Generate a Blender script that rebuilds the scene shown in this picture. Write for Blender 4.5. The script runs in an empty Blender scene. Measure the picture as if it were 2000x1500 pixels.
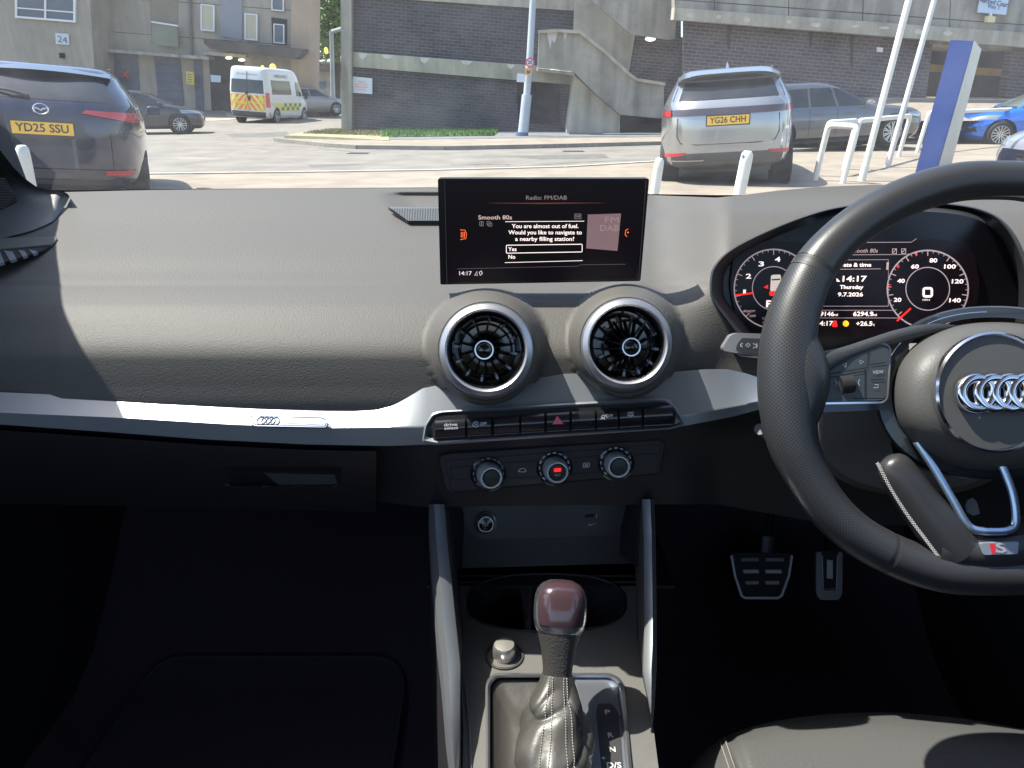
import bpy, bmesh, math, random
from mathutils import Vector, Matrix
from mathutils.geometry import tessellate_polygon
random.seed(7)
R_ = math.radians
sc = bpy.context.scene
COL = sc.collection
V = Vector
# ------------------------------------------------------------------ camera, world, sun, exposure
F = 1400.0; TH = R_(21.6); H = 1.28
CT, ST = math.cos(TH), math.sin(TH)
E = V((0, 0, H))
cam = bpy.data.cameras.new('camera'); co = bpy.data.objects.new('camera', cam); COL.objects.link(co)
co.location = E; co.rotation_euler = (math.pi/2 - TH, 0, 0)
cam.sensor_width = 36; cam.lens = 36*F/2000; cam.clip_start = 0.05; cam.clip_end = 2000
cam.dof.use_dof = False
sc.camera = co
L = V((.56, -.105, -1.0)).normalized()           # the way sunlight travels
el = math.asin(-L.z); az = math.atan2(-L.x, -L.y)
w = bpy.data.worlds.new('World'); sc.world = w; w.use_nodes = True
nt = w.node_tree; sky = nt.nodes.new('ShaderNodeTexSky'); sky.sky_type = 'NISHITA'; sky.sun_disc = False
sky.sun_elevation = el; sky.sun_rotation = az; sky.air_density = 1.0; sky.dust_density = 1.5
nt.nodes['Background'].inputs[1].default_value = 0.15
nt.links.new(sky.outputs[0], nt.nodes['Background'].inputs[0])
sl = bpy.data.lights.new('sun', 'SUN'); sl.energy = 4.6; sl.angle = R_(.5); sl.color = (1, .94, .85)
so = bpy.data.objects.new('sun', sl); COL.objects.link(so); so.rotation_euler = L.to_track_quat('-Z', 'Y').to_euler(); so.location = (-20, 8, 30)
sc.view_settings.view_transform = 'Standard'; sc.view_settings.look = 'None'; sc.view_settings.gamma = 1
sc.view_settings.exposure = 1.15
sc.cycles.max_bounces = 8; sc.cycles.transparent_max_bounces = 10; sc.cycles.sample_clamp_indirect = 4
sc.cycles.caustics_reflective = False; sc.cycles.caustics_refractive = False

# ------------------------------------------------------------------ projection helpers
def ray(px, py):
    a = (px-1000)/F; v = (py-750)/F
    d = V((a, CT - v*ST, -ST - v*CT)); return d/d.y
def P(px, py, Y): return E + ray(px, py)*Y
def lerp(a, b, t): return a+(b-a)*t
def sst(a, b, x):
    t = max(0, min(1, (x-a)/(b-a))); return t*t*(3-2*t)
def interp(tab, smooth=True):
    xs = [t[0] for t in tab]; ys = [t[1] for t in tab]; n = len(xs)
    ds = [(ys[i+1]-ys[i])/(xs[i+1]-xs[i]) for i in range(n-1)]
    m = [ds[0]]+[0 if ds[i-1]*ds[i] <= 0 else 2*ds[i-1]*ds[i]/(ds[i-1]+ds[i]) for i in range(1, n-1)]+[ds[-1]]
    def f(x):
        if x <= xs[0]: return ys[0]+(x-xs[0])*m[0]
        if x >= xs[-1]: return ys[-1]+(x-xs[-1])*m[-1]
        i = 0
        while xs[i+1] < x: i += 1
        h = xs[i+1]-xs[i]; t = (x-xs[i])/h
        if not smooth: return ys[i]+(ys[i+1]-ys[i])*t
        return ((1+2*t)*(1-t)**2)*ys[i]+t*(1-t)**2*h*m[i]+t*t*(3-2*t)*ys[i+1]+t*t*(t-1)*h*m[i+1]
    return f
class Plane:
    def __init__(s, p0, n): s.p = V(p0); s.n = V(n).normalized()
    def hit(s, px, py, off=0):
        d = ray(px, py); p0 = s.p + s.n*off
        return E + d*((p0-E).dot(s.n)/d.dot(s.n))
    def axes(s):
        r = V((1, 0, 0)); r = (r - s.n*r.dot(s.n)).normalized(); return r, s.n.cross(r)
def in_poly(x, y, poly):
    c = False; j = len(poly)-1
    for i in range(len(poly)):
        xi, yi = poly[i]; xj, yj = poly[j]
        if (yi > y) != (yj > y) and x < (xj-xi)*(y-yi)/(yj-yi)+xi: c = not c
        j = i
    return c
def round_poly(pts, r, n=5):
    out = []; N = len(pts)
    for i in range(N):
        p0, p1, p2 = V(pts[i-1]), V(pts[i]), V(pts[(i+1) % N])
        rr = r[i] if isinstance(r, (list, tuple)) else r
        a = (p0-p1); b = (p2-p1); rr = min(rr, a.length*.48, b.length*.48)
        a = p1+a.normalized()*rr; b = p1+b.normalized()*rr
        for k in range(n+1):
            t = k/n; out.append(tuple(a*(1-t)**2+p1*2*t*(1-t)+b*t*t))
    return out
def crom(pts, n, closed=False):
    pts = [V(p) for p in pts]; N = len(pts); out = []
    for i in range(N if closed else N-1):
        if closed: a, b, c, d = pts[i-1], pts[i], pts[(i+1) % N], pts[(i+2) % N]
        else: a, b, c, d = pts[max(i-1, 0)], pts[i], pts[i+1], pts[min(i+2, N-1)]
        for k in range(n):
            t = k/n
            out.append(.5*((2*b)+(c-a)*t+(2*a-5*b+4*c-d)*t*t+(3*b-a-3*c+d)*t**3))
    if not closed: out.append(pts[-1])
    return out

# ------------------------------------------------------------------ object helpers
ORG = {}
def thing(name, label, cat, loc=(0, 0, 0), group=None, rot=None, local=False):
    o = bpy.data.objects.new(name, None); COL.objects.link(o); o.location = loc; o.empty_display_size = .1
    o['label'] = label; o['category'] = cat
    if group: o['group'] = group
    if rot is not None: o.rotation_mode = 'QUATERNION'; o.rotation_quaternion = rot
    ORG[o.name] = V((0, 0, 0)) if local else V(loc)
    return o
def kids(o): return [c for c in bpy.data.objects if c.parent == o]
def copy_tree(o, parent=None, loc=None, label=None):
    c = o.copy(); COL.objects.link(c)
    if parent: c.parent = parent
    if loc is not None: c.location = loc
    if label: c['label'] = label
    for k in kids(o): copy_tree(k, c)
    return c
class M:
    def __init__(s): s.v = []; s.f = []; s.uv = {}
    def add(s, vs, fs):
        o = len(s.v); s.v += [V(p) for p in vs]; s.f += [tuple(i+o for i in f) for f in fs]; return s
    def grid(s, fn, us, vs, keep=None):
        o = len(s.v); nv = len(vs)
        for u in us:
            for v in vs: s.v.append(V(fn(u, v)))
        for i in range(len(us)-1):
            for j in range(nv-1):
                if keep and not keep((us[i]+us[i+1])/2, (vs[j]+vs[j+1])/2): continue
                s.f.append((o+i*nv+j, o+i*nv+j+1, o+(i+1)*nv+j+1, o+(i+1)*nv+j))
        return s
    def box(s, c, size, ax=None):
        ax = ax or (V((1, 0, 0)), V((0, 1, 0)), V((0, 0, 1))); c = V(c)
        vs = [c+ax[0]*size[0]*i/2+ax[1]*size[1]*j/2+ax[2]*size[2]*k/2 for i in (-1, 1) for j in (-1, 1) for k in (-1, 1)]
        return s.add(vs, [(0, 1, 3, 2), (4, 6, 7, 5), (0, 4, 5, 1), (2, 3, 7, 6), (0, 2, 6, 4), (1, 5, 7, 3)])
    def prism(s, front, back, caps=(True, True)):
        n = len(front); o = len(s.v); s.v += [V(p) for p in front]+[V(p) for p in back]
        if caps[0]:
            for t in tessellate_polygon([[V(p) for p in front]]): s.f.append(tuple(o+i for i in t))
        if caps[1]:
            for t in tessellate_polygon([[V(p) for p in back]]): s.f.append(tuple(o+n+i for i in reversed(t)))
        for i in range(n): j = (i+1) % n; s.f.append((o+i, o+j, o+n+j, o+n+i))
        return s
    def ringloft(s, rings, closed=True, caps=(False, False)):
        o = len(s.v); n = len(rings[0])
        for r in rings: s.v += [V(p) for p in r]
        for i in range(len(rings)-1):
            for j in range(n if closed else n-1):
                k = (j+1) % n; s.f.append((o+i*n+j, o+i*n+k, o+(i+1)*n+k, o+(i+1)*n+j))
        if caps[0]: s.f.append(tuple(o+j for j in reversed(range(n))))
        if caps[1]: s.f.append(tuple(o+(len(rings)-1)*n+j for j in range(n)))
        return s
    def tube(s, path, rad, seg=12, closed=False, caps=True, uv=False, flat=1.0, up=None):
        path = [V(p) for p in path]; n = len(path); rings = []; up = V(up or (0, 0, 1)); lens = [0]
        for i in range(n-1): lens.append(lens[-1]+(path[i+1]-path[i]).length)
        o = len(s.v)
        for i in range(n):
            if closed: t = path[(i+1) % n]-path[i-1]
            else: t = path[min(i+1, n-1)]-path[max(i-1, 0)]
            t.normalize(); a = t.cross(up)
            if a.length < 1e-3: a = t.cross(V((1, 0, 0)))
            a.normalize(); b = a.cross(t).normalized()
            r = rad[i] if isinstance(rad, (list, tuple)) else rad
            rings.append([path[i]+a*math.cos(2*math.pi*k/seg)*r+b*math.sin(2*math.pi*k/seg)*r*flat for k in range(seg)])
            if uv:
                for k in range(seg): s.uv[o+i*seg+k] = (lens[i], 2*math.pi*.0175*k/seg)
        if closed: rings.append(rings[0])
        return s.ringloft(rings, True, (caps and not closed, caps and not closed))
    def lathe(s, C, n, prof, seg=32, mod=None, ref=None, sx=1, sy=1, caps=(False, False)):
        n = V(n).normalized(); r = V(ref or (1, 0, 0)); r = r-n*r.dot(n); r = r.normalized() if r.length > .05 else V((0, 1, 0)); u = n.cross(r); C = V(C)
        rings = []
        for pi, (rad, h) in enumerate(prof):
            ring = []
            for k in range(seg):
                a = 2*math.pi*k/seg; q = rad*(mod(pi, k) if mod else 1)
                ring.append(C+r*math.cos(a)*q*sx+u*math.sin(a)*q*sy+n*h)
            rings.append(ring)
        return s.ringloft(rings, True, caps)
    def build(s, name, mat, parent=None, smooth=True, local=False, bevel=0, angle=35, label=None):
        me = bpy.data.meshes.new(name)
        org = ORG.get(parent.name, V((0, 0, 0))) if (parent and not local) else V((0, 0, 0))
        me.from_pydata([tuple(p-org) for p in s.v], [], s.f)
        bm = bmesh.new(); bm.from_mesh(me)
        if s.uv:
            bm.verts.ensure_lookup_table(); lay = bm.loops.layers.uv.new('uv')
            for f in bm.faces:
                us = [s.uv.get(l.vert.index, (0, 0)) for l in f.loops]; mx = max(q[1] for q in us)
                for l, q in zip(f.loops, us):
                    y = q[1]
                    if mx > .08 and y < .02: y += 2*math.pi*.0175
                    l[lay].uv = (q[0], y)
        bmesh.ops.recalc_face_normals(bm, faces=bm.faces); bm.to_mesh(me); bm.free()
        if smooth:
            me.polygons.foreach_set('use_smooth', [True]*len(me.polygons))
        o = bpy.data.objects.new(name, me); COL.objects.link(o)
        if smooth:
            try: me.set_sharp_from_angle(angle=R_(angle))
            except Exception: pass
        if mat: me.materials.append(mat)
        if bevel:
            b = o.modifiers.new('bevel', 'BEVEL'); b.width = bevel; b.segments = 2; b.limit_method = 'ANGLE'; b.angle_limit = R_(40)
        if parent: o.parent = parent; ORG[o.name] = ORG.get(parent.name, V((0, 0, 0)))
        if label: o['label'] = label
        return o
def tag(o, label=None, cat=None, group=None, kind=None):
    for k, v in (('label', label), ('category', cat), ('group', group), ('kind', kind)):
        if v: o[k] = v
    return o
def flatpoly(m, plane, pts, off=.0005, thick=0):
    fr = [plane.hit(x, y, off) for x, y in pts]
    if thick: return m.prism(fr, [p-plane.n*thick for p in fr])
    o = len(m.v); m.v += fr
    for t in tessellate_polygon([fr]): m.f.append(tuple(o+i for i in t))
    return m
def outline(m, plane, pts, wpx, off=.0006, closed=True, thick=0):
    """a flat line of width wpx (photo pixels, for size only) along a polyline lying on a real plane"""
    ps = [plane.hit(x, y, off) for x, y in pts]; n = len(ps)
    c = ps[0]; wd = wpx*((c-E).length)/F/2
    a, b = [], []
    for i in range(n):
        t = (ps[(i+1) % n]-ps[i-1]) if closed else (ps[min(i+1, n-1)]-ps[max(i-1, 0)])
        s_ = plane.n.cross(t).normalized()*wd; a.append(ps[i]+s_); b.append(ps[i]-s_)
    o = len(m.v)
    if not thick:
        m.v += a+b
        for i in range(n if closed else n-1): j = (i+1) % n; m.f.append((o+i, o+j, o+n+j, o+n+i))
    else:
        d = plane.n*thick; a2 = [p-d for p in a]; b2 = [p-d for p in b]; m.v += a+b+b2+a2
        for i in range(n if closed else n-1):
            j = (i+1) % n
            for q in range(4): q2 = (q+1) % 4; m.f.append((o+q*n+i, o+q*n+j, o+q2*n+j, o+q2*n+i))
    return m
def ellipse(cx, cy, rx, ry, n=48, a0=0, a1=360):
    return [(cx+rx*math.cos(R_(a0+(a1-a0)*k/n)), cy-ry*math.sin(R_(a0+(a1-a0)*k/n))) for k in range(n if a1-a0 == 360 else n+1)]
_tc = {}
def text_mesh(txt, bold=0.0):
    if 'M' in txt: bold = 0
    key = (txt, bold)
    if key not in _tc:
        cu = bpy.data.curves.new('t', 'FONT'); cu.body = txt; cu.align_x = 'CENTER'; cu.align_y = 'CENTER'; cu.size = 1
        cu.offset = bold; cu.resolution_u = 3
        ob = bpy.data.objects.new('t', cu); COL.objects.link(ob)
        bpy.context.view_layer.update()
        me = bpy.data.meshes.new_from_object(ob.evaluated_get(bpy.context.evaluated_depsgraph_get()))
        _tc[key] = ([v.co.copy() for v in me.vertices], [tuple(p.vertices) for p in me.polygons])
        bpy.data.objects.remove(ob); bpy.data.curves.remove(cu); bpy.data.meshes.remove(me)
    return _tc[key]
def put_text(m, txt, C, r, u, size, bold=0.01, sx=1, shear=0, fit=None):
    vs, fs = text_mesh(txt, bold)
    if not vs: return m
    if fit:
        wd = max(v.x for v in vs)-min(v.x for v in vs); sx = fit/(wd*size)
    return m.add([C+r*(v.x*sx+v.y*shear)*size+u*v.y*size for v in vs], fs)
def ptext(m, plane, txt, px, py, hpx, bold=.012, wpx=None, rot=0, shear=0, off=.0008):
    """hpx: cap height in photo pixels (size only); the text lies on the real plane"""
    C = plane.hit(px, py, off); r, u = plane.axes()
    if rot: q = Matrix.Rotation(R_(rot), 3, plane.n); r = q @ r; u = q @ u
    s = (C-E).length/F
    return put_text(m, txt, C, r, u, hpx*s/.70, bold, fit=(wpx*s if wpx else None), shear=shear)

# ------------------------------------------------------------------ materials
_m = {}
def mat(name, col=(.5, .5, .5), rough=.5, metal=0, bump=None, var=None, coat=0, emit=0, spec=.5, kind=None, alpha=None, sheen=0, ior=None):
    if name in _m: return _m[name]
    m = bpy.data.materials.new(name); m.use_nodes = True; t = m.node_tree; b = t.nodes['Principled BSDF']; N = t.nodes.new; K = t.links.new
    b.inputs['Base Color'].default_value = (*col, 1); b.inputs['Roughness'].default_value = rough; b.inputs['Metallic'].default_value = metal
    b.inputs['Specular IOR Level'].default_value = spec; b.inputs['Coat Weight'].default_value = coat; b.inputs['Coat Roughness'].default_value = .05
    if sheen: b.inputs['Sheen Weight'].default_value = sheen
    if emit: b.inputs['Emission Color'].default_value = (*col, 1); b.inputs['Emission Strength'].default_value = emit
    tc = N('ShaderNodeTexCoord')
    if var:                                    # (scale, amount, second colour or None)
        n = N('ShaderNodeTexNoise'); n.inputs['Scale'].default_value = var[0]; n.inputs['Detail'].default_value = 6; n.inputs['Roughness'].default_value = .65
        K(tc.outputs['Object'], n.inputs['Vector'])
        rp = N('ShaderNodeValToRGB'); rp.color_ramp.elements[0].position = .3; rp.color_ramp.elements[1].position = .7
        c2 = var[2] if len(var) > 2 and var[2] else tuple(c*(1-var[1]) for c in col)
        c1 = tuple(min(1, c*(1+var[1]*.5)) for c in col)
        rp.color_ramp.elements[0].color = (*c2, 1); rp.color_ramp.elements[1].color = (*c1, 1)
        K(n.outputs['Fac'], rp.inputs['Fac']); K(rp.outputs['Color'], b.inputs['Base Color'])
    if bump:                                   # (type, scale, strength, distance)
        if bump[0] == 'vor':
            n = N('ShaderNodeTexVoronoi'); n.feature = 'SMOOTH_F1'; n.inputs['Scale'].default_value = bump[1]; out = n.outputs['Distance']
        else:
            n = N('ShaderNodeTexNoise'); n.inputs['Scale'].default_value = bump[1]; n.inputs['Detail'].default_value = 4; out = n.outputs['Fac']
        K(tc.outputs['Object'], n.inputs['Vector'])
        bp = N('ShaderNodeBump'); bp.inputs['Strength'].default_value = bump[2]; bp.inputs['Distance'].default_value = bump[3]
        if bump[0] == 'vor': bp.invert = True
        K(out, bp.inputs['Height']); K(bp.outputs['Normal'], b.inputs['Normal'])
    _m[name] = m; return m
def perforated():
    m = mat('perforated_leather', (.035, .036, .04), .42); t = m.node_tree; b = t.nodes['Principled BSDF']; N = t.nodes.new; K = t.links.new
    uv = N('ShaderNodeUVMap'); mp = N('ShaderNodeMapping'); mp.inputs['Rotation'].default_value = (0, 0, R_(45)); mp.inputs['Scale'].default_value = (480, 480, 480)
    vo = N('ShaderNodeTexVoronoi'); vo.voronoi_dimensions = '2D'; vo.inputs['Randomness'].default_value = 0; vo.inputs['Scale'].default_value = 1
    K(uv.outputs[0], mp.inputs[0]); K(mp.outputs[0], vo.inputs['Vector'])
    rp = N('ShaderNodeValToRGB'); rp.color_ramp.elements[0].position = .22; rp.color_ramp.elements[1].position = .34
    rp.color_ramp.elements[0].color = (.008, .008, .009, 1); rp.color_ramp.elements[1].color = (.043, .045, .049, 1)
    K(vo.outputs['Distance'], rp.inputs['Fac']); K(rp.outputs['Color'], b.inputs['Base Color'])
    bp = N('ShaderNodeBump'); bp.inputs['Strength'].default_value = .8; bp.inputs['Distance'].default_value = .0008
    K(rp.outputs['Color'], bp.inputs['Height']); K(bp.outputs['Normal'], b.inputs['Normal']); return m
def brickmat(name, c1, c2, mortar, ax, sx=1.0):
    """ax: (right, up) of the wall, so bricks follow the wall"""
    m = mat(name, c1, .9); t = m.node_tree; b = t.nodes['Principled BSDF']; N = t.nodes.new; K = t.links.new
    tc = N('ShaderNodeTexCoord'); cmb = N('ShaderNodeCombineXYZ')
    for i, a in enumerate(ax):
        d = N('ShaderNodeVectorMath'); d.operation = 'DOT_PRODUCT'; d.inputs[1].default_value = tuple(a); K(tc.outputs['Object'], d.inputs[0]); K(d.outputs['Value'], cmb.inputs[i])
    br = N('ShaderNodeTexBrick'); br.inputs['Scale'].default_value = 1; br.inputs['Color1'].default_value = (*c1, 1); br.inputs['Color2'].default_value = (*c2, 1)
    br.inputs['Mortar'].default_value = (*mortar, 1); br.inputs['Brick Width'].default_value = .30*sx; br.inputs['Row Height'].default_value = .105*sx; br.inputs['Mortar Size'].default_value = .013*sx; br.inputs['Bias'].default_value = -.1
    K(cmb.outputs[0], br.inputs['Vector'])
    n = N('ShaderNodeTexNoise'); n.inputs['Scale'].default_value = .9; n.inputs['Detail'].default_value = 8; K(tc.outputs['Object'], n.inputs['Vector'])
    mx = N('ShaderNodeMix'); mx.data_type = 'RGBA'; mx.blend_type = 'MULTIPLY'; mx.inputs[0].default_value = .6
    rp = N('ShaderNodeValToRGB'); rp.color_ramp.elements[0].position = .3; rp.color_ramp.elements[0].color = (.55, .55, .6, 1); rp.color_ramp.elements[1].color = (1.3, 1.25, 1.25, 1)
    K(n.outputs['Fac'], rp.inputs[0]); K(br.outputs['Color'], mx.inputs[6]); K(rp.outputs[0], mx.inputs[7]); K(mx.outputs[2], b.inputs['Base Color'])
    return m
def concretemat(name, col, col2, up, sc_=.8, streak=.5):
    m = mat(name, col, .88); t = m.node_tree; b = t.nodes['Principled BSDF']; N = t.nodes.new; K = t.links.new
    tc = N('ShaderNodeTexCoord'); n = N('ShaderNodeTexNoise'); n.inputs['Scale'].default_value = sc_; n.inputs['Detail'].default_value = 9; n.inputs['Roughness'].default_value = .7
    K(tc.outputs['Object'], n.inputs['Vector'])
    mp = N('ShaderNodeMapping'); mp.inputs['Scale'].default_value = (2.2, 2.2, .22); n2 = N('ShaderNodeTexNoise'); n2.inputs['Scale'].default_value = 1.3; n2.inputs['Detail'].default_value = 5
    K(tc.outputs['Object'], mp.inputs[0]); K(mp.outputs[0], n2.inputs['Vector'])
    a = N('ShaderNodeMath'); a.operation = 'MULTIPLY_ADD'; a.inputs[1].default_value = streak; K(n2.outputs['Fac'], a.inputs[0])
    s = N('ShaderNodeMath'); s.operation = 'MULTIPLY'; s.inputs[1].default_value = 1-streak; K(n.outputs['Fac'], s.inputs[0]); K(s.outputs[0], a.inputs[2])
    rp = N('ShaderNodeValToRGB'); rp.color_ramp.elements[0].position = .36; rp.color_ramp.elements[1].position = .62
    rp.color_ramp.elements[0].color = (*col2, 1); rp.color_ramp.elements[1].color = (*col, 1)
    K(a.outputs[0], rp.inputs[0]); K(rp.outputs[0], b.inputs['Base Color'])
    bp = N('ShaderNodeBump'); bp.inputs['Strength'].default_value = .3; bp.inputs['Distance'].default_value = .03; K(n.outputs['Fac'], bp.inputs['Height']); K(bp.outputs[0], b.inputs['Normal'])
    return m
def glassmat(name, tint=(.9, .95, .95), ior=1.5, dust=.024):
    m = bpy.data.materials.new(name); m.use_nodes = True; t = m.node_tree; t.nodes.clear(); N = t.nodes.new; K = t.links.new
    o = N('ShaderNodeOutputMaterial'); mx = N('ShaderNodeMixShader'); lw = N('ShaderNodeLayerWeight'); lw.inputs[0].default_value = .5
    pw = N('ShaderNodeMath'); pw.operation = 'POWER'; pw.inputs[1].default_value = 5; K(lw.outputs['Facing'], pw.inputs[0])
    f = N('ShaderNodeMath'); f.operation = 'MULTIPLY_ADD'; f.inputs[1].default_value = .6; f.inputs[2].default_value = .026; f.use_clamp = True; K(pw.outputs[0], f.inputs[0])
    tr = N('ShaderNodeBsdfTransparent'); tr.inputs[0].default_value = (*tint, 1); g = N('ShaderNodeBsdfGlossy'); g.inputs['Roughness'].default_value = 0.0
    tc = N('ShaderNodeTexCoord'); n = N('ShaderNodeTexNoise'); n.inputs['Scale'].default_value = 3.5; n.inputs['Detail'].default_value = 10; n.inputs['Roughness'].default_value = .75; K(tc.outputs['Object'], n.inputs['Vector'])
    rp = N('ShaderNodeMapRange'); rp.inputs[1].default_value = .35; rp.inputs[2].default_value = .75; rp.inputs[3].default_value = dust*.25; rp.inputs[4].default_value = dust*2.2; K(n.outputs['Fac'], rp.inputs[0])
    df = N('ShaderNodeBsdfTranslucent'); df.inputs[0].default_value = (.8, .82, .85, 1); dm = N('ShaderNodeMixShader'); K(rp.outputs[0], dm.inputs[0]); K(tr.outputs[0], dm.inputs[1]); K(df.outputs[0], dm.inputs[2])
    K(f.outputs[0], mx.inputs[0]); K(dm.outputs[0], mx.inputs[1]); K(g.outputs[0], mx.inputs[2]); K(mx.outputs[0], o.inputs[0]); return m
dash_m = mat('dash_soft_plastic', (.095, .091, .084), .6, bump=('vor', 820, .75, .00042), spec=.4)
dash_dark = mat('hard_black_plastic', (.022, .021, .024), .5, bump=('vor', 900, .3, .0003))
smooth_dark = mat('smooth_dark_plastic', (.05, .052, .056), .45, bump=('noise', 700, .15, .0003))
gloss_black = mat('gloss_black', (.006, .006, .008), .12, coat=.6)
matt_black = mat('matt_black', (.008, .008, .009), .8)
silver = mat('satin_silver_trim', (.31, .33, .355), .42, metal=.7, bump=('noise', 900, .10, .0003))
chrome = mat('chrome', (.75, .76, .8), .14, metal=1)
blackleather = mat('black_leather', (.035, .035, .037), .42, bump=('vor', 800, .35, .0004))
gaiter_m = mat('gaiter_leather', (.060, .057, .052), .40, bump=('noise', 90, .3, .002))
seat_m = mat('seat_leather', (.092, .092, .090), .42, bump=('vor', 420, .5, .0006))
carpet = mat('black_carpet', (.05, .038, .048), .95, bump=('noise', 900, .6, .002))
thread = mat('grey_thread', (.45, .44, .43), .7)
print_m = mat('grey_print', (.55, .57, .6), .6)
em_white = mat('lit_white', (1, .82, .76), .5, emit=.55)
em_dim = mat('lit_dim', (.5, .36, .33), .5, emit=.28)
em_pink = mat('lit_warm_white', (1, .80, .77), .5, emit=.5)
em_red = mat('lit_red', (1, .02, .015), .5, emit=.5)
em_orange = mat('lit_orange', (1, .16, .04), .5, emit=.5)
em_yellow = mat('lit_yellow', (1, .65, .03), .5, emit=.4)
screen_m = mat('screen_glass', (.014, .008, .012), .28, spec=.3)
perf = perforated()
# ================================================================== THE STREET OUTSIDE
U = V((.0774, -.0536, .9955)).normalized()      # true vertical: the street is on a hill, walls and poles lean against it
RB = V((1, 0, 0)); RB = (RB-U*RB.dot(U)).normalized()
NB = RB.cross(U)*-1                              # facade normal, towards the viewer
if NB.y > 0: NB = -NB
def gh(x, y):
    h = .011*max(0, y-14)
    h += .45*sst(34, 46, y)*sst(-8, -18, x)
    return h
def G(px, py):
    d = ray(px, py); y = 1.0
    while y < 400:
        p = E+d*y
        if p.z <= gh(p.x, p.y): break
        y += .1
    return E+d*y
asphalt_m = mat('asphalt', (.205, .19, .165), .9, var=(1.1, .30), bump=('noise', 14, .5, .02))
pave_m = mat('pavement_tan', (.275, .235, .185), .9, var=(1.4, .28), bump=('noise', 20, .3, .01))
dirt_m = mat('worn_verge', (.34, .30, .20), .95, var=(1.5, .4, (.20, .21, .10)))
kerb_m = mat('kerb_stone', (.42, .39, .33), .85, var=(6, .2))
xs = [-160, -80, -50]+[x*2.0 for x in range(-20, 21)]+[50, 80, 160]
ys = [-12, 0, 5, 10]+[12+2.0*k for k in range(30)]+[90, 140, 260, 500]
m = M().grid(lambda x, y: (x, y, gh(x, y)), xs, ys)
tag(m.build('ground', asphalt_m), kind='structure')
def sheet(name, pts, mt, h=.004, thick=.0, kind='structure'):
    ps = [G(*p) if len(p) == 2 else V(p) for p in pts]
    top = [p+V((0, 0, h)) for p in ps]; o = M()
    if thick: o.prism(top, [p-V((0, 0, thick)) for p in top])
    else: o.v += top; [o.f.append(t) for t in tessellate_polygon([top])]
    return tag(o.build(name, mt, smooth=False), kind=kind)
# near pavement (this side of the road) and its pale kerb
nk = [(-200, 372), (60, 359), (300, 353), (600, 349), (850, 345), (1100, 338), (1290, 326), (1560, 303), (1800, 284), (2300, 262)]
near = [G(*p) for p in nk]
sheet('pavement_near', near+[V((14, 2.0, 0)), V((-14, 2.0, 0))], pave_m, .10, .12)
m = M()
for i in range(len(near)-1):
    a, b = near[i]+V((0, 0, .06)), near[i+1]+V((0, 0, .06)); t = (b-a).normalized()
    m.box((a+b)/2+V((0, .075, -.01)), ((b-a).length, .15, .14), (t, V((0, 0, 1)).cross(t), V((0, 0, 1))))
tag(m.build('kerb_near', kerb_m, smooth=False), kind='structure')
# far pavement, kerb and verge
fk = [(540, 276), (640, 287), (700, 291), (870, 293), (1060, 289), (1290, 283), (1500, 279)]
far = [G(*p) for p in fk]
sheet('pavement_far', far+[G(1500, 270), G(1290, 273), G(1000, 276), G(700, 280)], pave_m, .09, .11)
m = M()
for i in range(len(far)-1):
    a, b = far[i]+V((0, 0, .05)), far[i+1]+V((0, 0, .05)); t = (b-a).normalized()
    m.box((a+b)/2+V((0, -.08, -.01)), ((b-a).length, .13, .13), (t, V((0, 0, 1)).cross(t), V((0, 0, 1))))
tag(m.build('kerb_far', mat('grey_kerb', (.26, .24, .21), .9, var=(5, .3)), smooth=False), kind='structure')
sheet('verge_soil', [(556, 272), (640, 275), (760, 282), (760, 262), (690, 256), (600, 264)], dirt_m, .12, .12)
sheet('shaded_path', [(700, 280), (1000, 276), (1290, 273), (1300, 252), (940, 252), (690, 257)], mat('paving_shadow_grey', (.17, .18, .19), .9, var=(3, .25)), .10, .12)  # path paving, with the shadow at the wall base put into its colour
sheet('forecourt', [(270, 240), (440, 236), (470, 232), (430, 214), (200, 212)], mat('forecourt_paving', (.33, .30, .25), .9, var=(2, .25)), .02)
patch_m = mat('tarmac_patch', (.135, .13, .12), .95, var=(3, .3), bump=('noise', 30, .5, .01)); pale_m = mat('worn_tarmac', (.27, .25, .215), .9, var=(2, .25))
sheet('road_patch', [(330, 300), (520, 296), (560, 306), (350, 312)], pale_m, .004); sheet('road_patch', [(600, 322), (820, 318), (840, 330), (620, 336)], patch_m, .004)
sheet('road_patch', [(960, 305), (1180, 301), (1190, 309), (965, 314)], patch_m, .004); sheet('road_patch', [(440, 262), (560, 258), (570, 268), (460, 272)], patch_m, .005)
crk = M()
for pts in ([(320, 330), (380, 327), (430, 331), (520, 326), (600, 329)], [(880, 324), (960, 321), (1040, 323), (1150, 316), (1270, 313)], [(480, 284), (600, 288), (720, 300), (800, 303)]):
    q_ = crom([G(*p)+V((0, 0, .006)) for p in pts], 6)
    for a_, b_ in zip(q_, q_[1:]): t_ = (b_-a_).cross(V((0, 0, 1))).normalized()*random.uniform(.008, .03); crk.add([a_-t_, b_-t_, b_+t_, a_+t_], [(0, 1, 2, 3)])
tag(crk.build('road_crack', mat('crack_dark', (.05, .048, .045), .95), smooth=False), kind='structure')
for (x, y) in ((700, 300), (1120, 296)):
    g_ = G(x, y); o_ = M(); o_.box(g_+V((0, 0, .006)), (.55, .4, .008))
    for k in range(6): o_.box(g_+V((-.2+k*.08, 0, .014)), (.03, .34, .012))
    tag(o_.build('drain_cover', mat('iron', (.07, .065, .06), .7, metal=.3), smooth=False), ('left' if x < 900 else 'right')+' iron drain cover in the road by the far kerb', 'drain cover', 'drain covers along the far kerb')
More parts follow.
